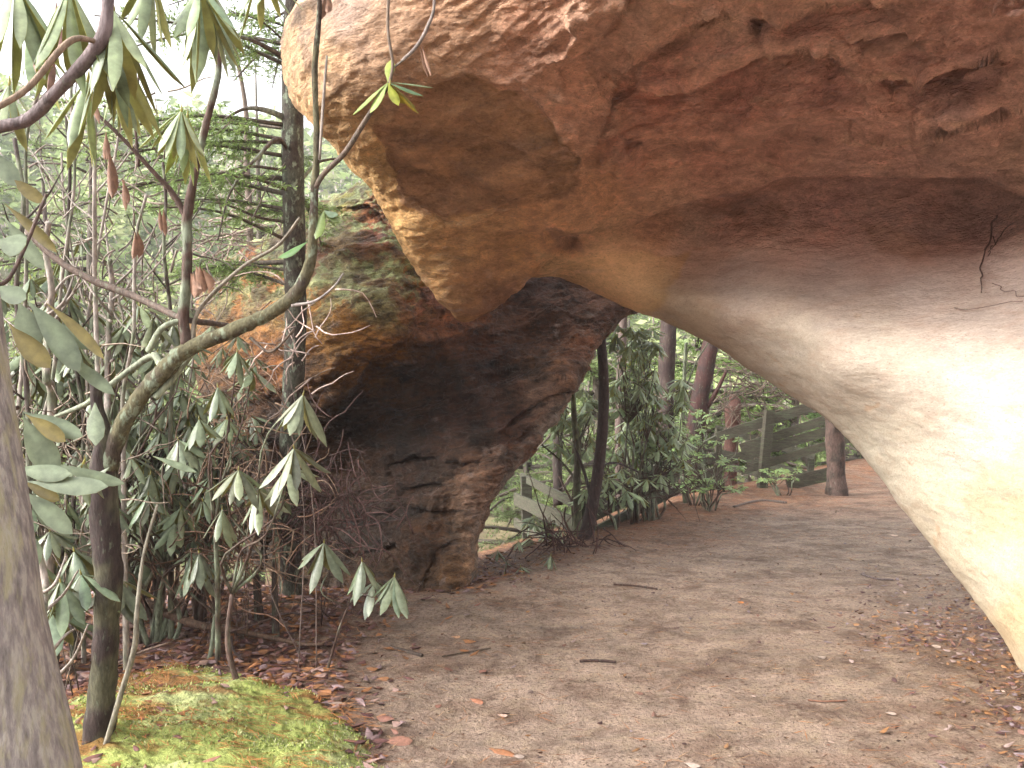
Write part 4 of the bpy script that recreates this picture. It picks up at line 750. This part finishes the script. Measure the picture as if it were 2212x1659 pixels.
# ------------------------------------------------------------------ forest floor: moss, fallen wood, leaves
MO = [(-2.5, 3.6), (-2.5, 4.5), (-2.0, 4.85), (-1.6, 4.8), (-1.15, 4.55), (-.86, 4.25), (-.68, 4.0), (-.46, 3.7), (-.34, 3.4), (-.22, 2.9), (-1.5, 2.7), (-2.3, 3.0)]
t_ = []
na, nr = 200, 90; th = np.linspace(0, 2*np.pi, na, endpoint=False); cx_, cy_ = -1.3, 3.8
poly = np.array(MO+[MO[0]]); ang = np.arctan2(poly[:-1, 1]-cy_, poly[:-1, 0]-cx_); rad = np.hypot(poly[:-1, 1]-cy_, poly[:-1, 0]-cx_); o_ = np.argsort(ang)
R_ = np.interp((th+np.pi) % (2*np.pi)-np.pi, np.concatenate([ang[o_]-2*np.pi, ang[o_], ang[o_]+2*np.pi]), np.tile(rad[o_], 3))
u = np.linspace(0, 1, nr)[:, None]; X = cx_+u*R_*np.cos(th); Y = cy_+u*R_*np.sin(th)
pp = np.stack([X.ravel(), Y.ravel(), 0*X.ravel()], -1)
edge = 1+.10*fbm(pp*4, 3, off=3); uu = np.broadcast_to(u, X.shape).ravel()
hgt = .055*(1-uu**4)+.05*fbm(pp*2.2, 3, off=1)+.045*np.abs(fbm(np.stack([pp[:, 0]*2.5+pp[:, 1]*1.2, pp[:, 1]*7, 0*pp[:, 0]], -1), 3, off=6))+.028*(1-np.abs(fbm(pp*9, 3, off=66))*2)*.6+.012*fbm(pp*26, 3)
Z = gz(X, Y).ravel()+hgt*(1-uu**6)-.05*uu**8-.01
cm = np.array([.32, .36, .11])*(1+.35*fbm(pp*7, 3, off=4)[:, None]); pale = sstep(.0, .5, fbm(pp*np.array([2, 5, 1]), 3, off=14))[:, None]*.7; cm = cm*(1-pale)+np.array([.38, .40, .20])*pale
k = sstep(.0, .32, fbm(np.stack([pp[:, 0]*2.2, pp[:, 1]*8, 0*pp[:, 0]], -1), 4, off=24)+.35*sstep(-1.25, -2.0, X.ravel())-.12+.5*sstep(.8, 1, uu)*fbm(pp*6, 3, off=55))[:, None]*.8; cm = cm*(1-k)+np.array([.21, .075, .03])*k
i, j = np.meshgrid(np.arange(nr-1), np.arange(na), indexing='ij'); j2 = (j+1) % na
q = np.stack([i*na+j, (i+1)*na+j, (i+1)*na+j2, i*na+j2], -1).reshape(-1, 4)
mo = mesh('mossy_rock', np.stack([X.ravel(), Y.ravel(), Z], -1), q, np.clip(cm, .01, 1), None, M_moss); tag(mo, 'low flat rock carpeted in yellow green moss and orange needles beside the path', 'rock')

def mosstop(x, y):
    r0 = np.hypot(x-cx_, y-cy_); Rm = np.interp(np.arctan2(y-cy_, x-cx_), np.concatenate([ang[o_]-2*np.pi, ang[o_], ang[o_]+2*np.pi]), np.tile(rad[o_], 3)); um = r0/Rm; q_ = np.stack([x, y, 0*x], -1)
    h = .055*(1-um**4)+.05*fbm(q_*2.2, 3, off=1)+.045*np.abs(fbm(np.stack([x*2.5+y*1.2, y*7, 0*x], -1), 3, off=6))+.028*(1-np.abs(fbm(q_*9, 3, off=66))*2)*.6+.012*fbm(q_*26, 3)
    return gz(x, y)+h*(1-um**6)-.05*um**8-.01, um
tx = RS.uniform(-2.4, -.2, 60000); ty = RS.uniform(2.9, 4.9, 60000); tz, um = mosstop(tx, ty); g1 = fbm(np.stack([tx*3, ty*5, 0*tx], -1), 4, off=601)
k = (um < 1) & (RS.rand(60000) < .25+.9*g1); tx, ty, tz = tx[k], ty[k], tz[k]; n = len(tx)
mb = MB(); mb.flakes(np.stack([tx, ty, tz-.002], -1), np.stack([RS.randn(n)*.6, RS.randn(n)*.6, np.ones(n)], -1), RS.randn(n, 3), RS.uniform(.006, .020, n), RS.uniform(.004, .010, n), np.array([(.34, .42, .11), (.42, .47, .17), (.24, .32, .08), (.5, .5, .27)])[RS.randint(0, 4, n)]*RS.uniform(.7, 1.2, (n, 1)))
mb.build('moss', M_moss, mo)
lx = RS.uniform(-2.4, -.2, 1500); ly = RS.uniform(2.9, 4.9, 1500); lz, um = mosstop(lx, ly); k = (um < 1) & (RS.rand(1500) < .05+.95*sstep(.75, 1, um)+.25*sstep(-1.3, -1.9, lx)); lx, ly, lz = lx[k], ly[k], lz[k]; MOSS_LEAVES = np.stack([lx, ly, lz+.006], -1)

t = thing('fallen_branch', gp(*P(480, 1350, 5.3)[:2]), 'long dead branch with bare side twigs lying on the leaf litter', 'branch'); mb = MB()
def onfloor(x, y, h=.02):   # a point of the sheet dropped on the floor, h metres above it
    d = EYE*F/(y-CY); 
    for _ in range(4): d = (EYE-float(gz(np.array([(x-CX)/F*d]), np.array([d]))[0])-h)*F/(y-CY)
    return (x, y, d)
def fb(pts, col, sides=6, h=.03): branch(mb, [(*onfloor(x, y, h_), w_) for x, y, h_, w_ in pts], sides, 40, col)
fb([(318, 1300, .22, 16), (370, 1330, .16, 17), (440, 1352, .1, 16), (510, 1362, .06, 13), (590, 1378, .04, 10), (660, 1392, .03, 8), (700, 1390, .05, 6)], (.13, .08, .055), 8)
fb([(455, 1350, .1, 7), (520, 1320, .16, 6), (600, 1300, .2, 5), (690, 1305, .24, 3)], (.12, .08, .06))
fb([(495, 1365, .06, 6), (560, 1345, .14, 5), (620, 1325, .16, 4), (680, 1330, .2, 3)], (.1, .06, .05))
fb([(460, 1365, .05, 6), (470, 1400, .03, 5), (490, 1440, .01, 4)], (.06, .04, .035))
fb([(500, 1375, .05, 6), (505, 1405, .03, 5), (525, 1425, .02, 4)], (.06, .04, .035))
fb([(230, 1445, .06, 6), (300, 1410, .1, 6), (360, 1390, .14, 5), (400, 1375, .1, 4)], (.12, .08, .06))
mb.build('wood', M_bark, t)
def stick(label, pts, w_, col):
    global mb
    b = onfloor(*pts[0]); t = thing('stick', P(*b), label, 'stick', 'sticks on the path'); mb = MB()
    fb([(x, y, .008, w_) for x, y in pts], col); mb.build('wood', M_bark, t)
stick('short dark stick lying straight across the middle of the path', [(1252, 1428), (1290, 1427), (1330, 1430)], 6, (.06, .035, .03))
stick('dark stick lying near the left edge of the path', [(842, 1398), (875, 1406), (912, 1416)], 8, (.07, .05, .04))
stick('long thin curved twig on the orange needles below the log post', [(1585, 1095), (1640, 1082), (1700, 1086)], 6, (.13, .10, .09))
stick('thin reddish stick on the right of the path', [(1745, 1512), (1780, 1515), (1830, 1513)], 4, (.18, .09, .06))
stick('grey twig near the foot of the pale rock', [(1860, 1240), (1895, 1250), (1930, 1252)], 4, (.12, .09, .09))
stick('stout broken stub sticking up from the moss at the bottom edge', [(560, 1655), (567, 1645), (573, 1635)], 22, (.2, .12, .1))
stick('dark twig beside the moss edge', [(955, 1418), (1000, 1410), (1060, 1400)], 3, (.1, .07, .05))
stick('thin dark twig in the middle distance of the path', [(1325, 1262), (1370, 1265), (1420, 1272)], 4, (.1, .06, .05))
# single fallen leaves that stand out on the path
FL = [(1085, 1622, .13, (.20, .085, .04), 'curled rusty brown leaf near the bottom edge of the path'), (1120, 1632, .05, (.27, .21, .175), 'small pinkish leaf tip beside the curled rusty leaf'), (1495, 1655, .07, (.27, .21, .175), 'whitish leaf cut by the bottom edge left of centre'), (1030, 1512, .08, (.22, .09, .05), 'narrow rusty leaf in the lower middle of the path'),
 (860, 1600, .13, (.24, .12, .085), 'large tan leaf beside the mossy rock'), (725, 1518, .07, (.27, .21, .175), 'pale leaf lying right of the moss'), (1085, 1545, .05, (.36, .25, .2), 'small round pinkish leaf in the lower middle'), (1730, 1560, .0, (.3, .2, .15), ''), (1925, 1540, .05, (.27, .21, .175), 'small white leaf on the lower right of the path'), (1775, 1418, .05, (.27, .21, .175), 'pale leaf in the middle right of the path'), (2022, 1395, .06, (.27, .21, .175), 'whitish leaf beside the dark leaf drift'), (1930, 1155, .09, (.42, .31, .25), 'pinkish curled leaf below the log post'), (2010, 1180, .07, (.4, .3, .24), 'pale leaf against the foot of the pale rock'), (1165, 1615, .05, (.3, .12, .06), ''), (1600, 1300, .05, (.38, .15, .05), 'orange leaf crumb on the sandy path'), (1120, 1460, .05, (.3, .2, .15), 'brown leaf fragment near the straight stick'),
 (1380, 1495, .05, (.14, .07, .05), 'dark shrivelled leaf right of the straight stick'), (700, 1447, .09, (.30, .2, .18), 'mauve dry leaf at the border of litter and path'), (985, 1375, .06, (.3, .17, .1), 'tan folded leaf at the left margin of the path')]
for (x, y, L, colr, lab) in FL:
    if not lab: continue
    p = P(*onfloor(x, min(y, 1650), .012)); mb = MB(); a0 = RS.uniform(-.6, .6); 
    mb.leaves([p-np.array([L/2*math.cos(a0), L/2*math.sin(a0), 0])], [(math.cos(a0), math.sin(a0), .12)], [(RS.uniform(-.3, .3), -.4, 1)], [L], [L*.48], .15, colr, np.array(colr)*.8, fold=.35, st=8)
    o = mb.build('fallen_leaf', M_dead); tag(o, lab, 'leaf', 'leaves on the path')
# uncountable litter
def scatter(n, xr, yr, keep):
    x = RS.uniform(*xr, n); y = RS.uniform(*yr, n); k = keep(x, y) > RS.rand(n); x, y = x[k], y[k]; return np.stack([x, y, gz(x, y)], -1)
def litmask(x, y):
    p = np.stack([x, y, 0*x], -1); nz = fbm(p*1.3, 4, off=2); d, s_, _ = polydist(x, y, EDGE); sd = d*s_
    m = sstep(-.75, -1.35, x+.28*nz+(y-4.2)*.02-.28*(5.2-y)*(y < 5.2)); m = np.maximum(m, sstep(-.4, .2, sd+.4*nz))
    m = np.maximum(m, sstep(1.4, 2.4, x-.33*(y-3.2)+.5*nz)*sstep(7.6, 5, y)*.8); return np.clip(m, 0, 1)
mb = MB(); p = scatter(42000, (-4.2, 3.8), (2.6, 8.8), lambda x, y: np.clip(litmask(x, y)*.85*sstep(10, 5, y)+.012, 0, 1)); n = len(p); az = RS.uniform(0, 6.28, n)
cols = np.array([(.20, .09, .06), (.14, .065, .055), (.26, .12, .05), (.30, .19, .15), (.10, .045, .04), (.24, .16, .15), (.30, .13, .05)])[RS.randint(0, 7, n)]
mb.leaves(p+np.stack([0*az, 0*az, RS.uniform(.006, .03, n)], -1), np.stack([np.cos(az), np.sin(az), RS.uniform(-.25, .35, n)], -1), np.stack([RS.randn(n)*.4, RS.randn(n)*.4, np.ones(n)], -1), RS.uniform(.03, .10, n)*np.where(p[:, 0] > 0, .6, 1), RS.uniform(.02, .05, n)*np.where(p[:, 0] > 0, .6, 1), .15, cols*np.where(p[:, :1] > 0, np.array([.7, .8, .9]), np.array([.8, .8, .85])), cols*.7, fold=.5, st=5)
p = MOSS_LEAVES; n = len(p); az = RS.uniform(0, 6.28, n); cols = np.array([(.18, .08, .05), (.13, .06, .05), (.24, .11, .05), (.22, .14, .11)])[RS.randint(0, 4, n)]
mb.leaves(p, np.stack([np.cos(az), np.sin(az), RS.uniform(-.2, .3, n)], -1), np.stack([RS.randn(n)*.3, RS.randn(n)*.3, np.ones(n)], -1), RS.uniform(.03, .09, n), RS.uniform(.015, .04, n), .15, cols, cols*.7, fold=.5, st=5)
p = scatter(16000, (-2.5, 4.2), (2.8, 11), lambda x, y: np.clip(.25+.9*fbm(np.stack([x*1.5, y*2.5, 0*x], -1), 4, off=303), 0, 1)); n = len(p); az = RS.normal(0, .8, n)
mb.flakes(p+np.stack([0*az, 0*az, RS.uniform(.003, .01, n)], -1), np.stack([np.cos(az), np.sin(az), RS.uniform(-.1, .2, n)], -1), np.array([[0, 0, 1.]])+RS.randn(n, 3)*.35, RS.uniform(.008, .04, n), RS.uniform(.004, .016, n), np.array([(.05, .03, .025), (.09, .055, .04), (.12, .06, .04), (.28, .2, .16)])[RS.randint(0, 4, n)])
tag(mb.build('leaf_litter', M_dead), 'dry brown fallen leaves covering the forest floor', None, None, 'stuff')
mb = MB()
def ndens(x, y):
    p = np.stack([x, y, 0*x], -1); nz = fbm(p*1.1, 3, off=22); d, s_, _ = polydist(x, y, EDGE); sd = d*s_
    return np.clip(litmask(x, y)*.8+.13+.35*sstep(.1, .5, nz)+.7*sstep(-1.6, -.4, sd+.6*nz)*sstep(6, 9, y), 0, 1)
p = scatter(85000, (-3.2, 4.5), (2.8, 13), ndens); n = len(p); az = RS.normal(0, .7, n)+np.pi*RS.randint(0, 2, n)
cc = np.array([(.34, .14, .05), (.25, .10, .045), (.36, .22, .12), (.10, .05, .035), (.08, .05, .04)])[RS.randint(0, 5, n)]
mb.flakes(p+np.stack([0*az, 0*az, RS.uniform(.004, .016, n)], -1), np.stack([np.cos(az), np.sin(az), RS.uniform(-.1, .12, n)], -1), np.array([[0, 0, 1.]])+RS.randn(n, 3)*.2, RS.uniform(.05, .14, n), RS.uniform(.003, .005, n), cc)
p = MB; X0 = RS.uniform(-2.5, -.35, 7000); Y0 = RS.uniform(2.8, 4.9, 7000); rr = np.hypot(X0-cx_, Y0-cy_)
Ri = np.interp(np.arctan2(Y0-cy_, X0-cx_), np.concatenate([ang[o_]-2*np.pi, ang[o_], ang[o_]+2*np.pi]), np.tile(rad[o_], 3)); k = (rr < Ri*.95) & (fbm(np.stack([X0*2, Y0*5, 0*X0], -1), 3, off=24) > .08)
X0, Y0 = X0[k], Y0[k]; pm = np.stack([X0, Y0, 0*X0], -1); um = (rr/Ri)[k]
hm = .055*(1-um**4)+.05*fbm(pm*2.2, 3, off=1)+.045*np.abs(fbm(np.stack([pm[:, 0]*2.5+pm[:, 1]*1.2, pm[:, 1]*7, 0*X0], -1), 3, off=6))
pm[:, 2] = gz(X0, Y0)+hm*(1-um**6)+.008; n = len(pm); az = RS.normal(-.5, .6, n)
mb.flakes(pm, np.stack([np.cos(az), np.sin(az), 0*az], -1), np.array([[0, 0, 1.]])+RS.randn(n, 3)*.2, RS.uniform(.05, .13, n), RS.uniform(.002, .004, n), np.array([(.42, .17, .05)])*RS.uniform(.6, 1.2, (n, 1)))
tag(mb.build('pine_needles', M_dead), 'orange brown pine needles strewn over path, moss and bank', None, None, 'stuff')

# ------------------------------------------------------------------ far woods
mb = MB(); tk = MB(); n = 2600; an = RS.uniform(-.85, .75, n); rr = 26+RS.rand(n)**1.0*95
for k in range(n):
    x, y = math.sin(an[k])*rr[k], math.cos(an[k])*rr[k]; z = float(gz(np.array([x]), np.array([y]))[0]); h = RS.uniform(3, 7)*(.6+rr[k]/160); w_ = h*RS.uniform(.18, .36); bare = RS.rand() < .35
    m = 75; u = RS.rand(m); th = RS.uniform(0, 6.28, m); r = w_*np.sqrt(RS.rand(m))*(1.15-u if not bare else .5+.5*np.sin(u*3))
    o_ = np.stack([x+np.cos(th)*r, y+np.sin(th)*r, z+h*(.12+.88*u)], -1)
    base = np.array([(.36, .44, .18), (.30, .38, .16), (.44, .48, .24), (.24, .31, .14)][RS.randint(4)]) if not bare else np.array([(.44, .38, .34), (.48, .40, .37)][RS.randint(2)])  # foliage colours paled, so part of the valley haze is in the colour
    sz = rr[k]*.0055*(.35 if bare else 1)
    mb.flakes(o_, RS.randn(m, 3)*np.array([1, 1, .35 if not bare else 2]), RS.randn(m, 3), RS.uniform(.7, 1.5, m)*sz*2.2, RS.uniform(.5, 1, m)*sz*1.4, base*RS.uniform(.6, 1.35, (m, 1)))
    if rr[k] < 60: mb.tube([(x, y, z-.3), (x+RS.randn()*.1, y, z+h*.9)], [.12, .03], 4, (.2, .16, .14))
tag(mb.build('distant_woods', M_far), 'pale green woods covering the far side of the valley', None, None, 'stuff')

# ------------------------------------------------------------------ roots and twigs caught on the pale ledge
def onrock(x, y, off=.035): return (x, y, float(depthA(np.array([x*1.]), np.array([y*1.]))[0])-off)
for lab, lines in (('thin dark forked root hanging down the pale rock at the right', [[(2150, 462, 7), (2142, 500, 6), (2125, 550, 5), (2116, 590, 5), (2120, 632, 3)], [(2178, 478, 4), (2160, 505, 4), (2135, 545, 3)], [(2130, 550, 3), (2150, 535, 3), (2145, 510, 3)]]),
                   ('fine twig lying low on the pale rock at the right edge', [[(2075, 668, 4), (2120, 664, 3), (2210, 650, 3)], [(2150, 612, 3), (2180, 628, 3), (2212, 640, 3)]])):
    t = thing('twig', P(*onrock(*lines[0][0][:2])), lab, 'twig', 'roots and twigs on the rock'); mb = MB()
    for ln in lines: mb = MB(); branch(mb, [(*onrock(x, y), w_) for x, y, w_ in [(a_[0]+(b_[0]-a_[0])*u+RS.randn()*3.5, a_[1]+(b_[1]-a_[1])*u+RS.randn()*3.5, a_[2]*.62) for a_, b_ in zip(ln[:-1], ln[1:]) for u in (0, .33, .66)]+[ln[-1]]], 5, 30, (.15, .10, .085)); mb.build('wood', M_bark, t)
# ------------------------------------------------------------------ air of the valley
hz = bpy.data.materials.new('haze'); hz.use_nodes = True; n_ = hz.node_tree.nodes; n_.remove(n_['Principled BSDF'])
pv = n_.new('ShaderNodeVolumePrincipled'); pv.inputs['Density'].default_value = .0014; pv.inputs['Color'].default_value = (.95, .95, .97, 1)
hz.node_tree.links.new(pv.outputs[0], n_['Material Output'].inputs['Volume'])
v = [(x, y, z) for z in (-14, 40) for x, y in ((-280, -80), (280, -80), (280, 320), (-280, 320))]
o = mesh('haze', v, [[0, 3, 2, 1], [4, 5, 6, 7], [0, 1, 5, 4], [1, 2, 6, 5], [2, 3, 7, 6], [3, 0, 4, 7]], None, None, hz, smooth=False); tag(o, 'thin pale air between the path and the far side of the valley', None, None, 'stuff')
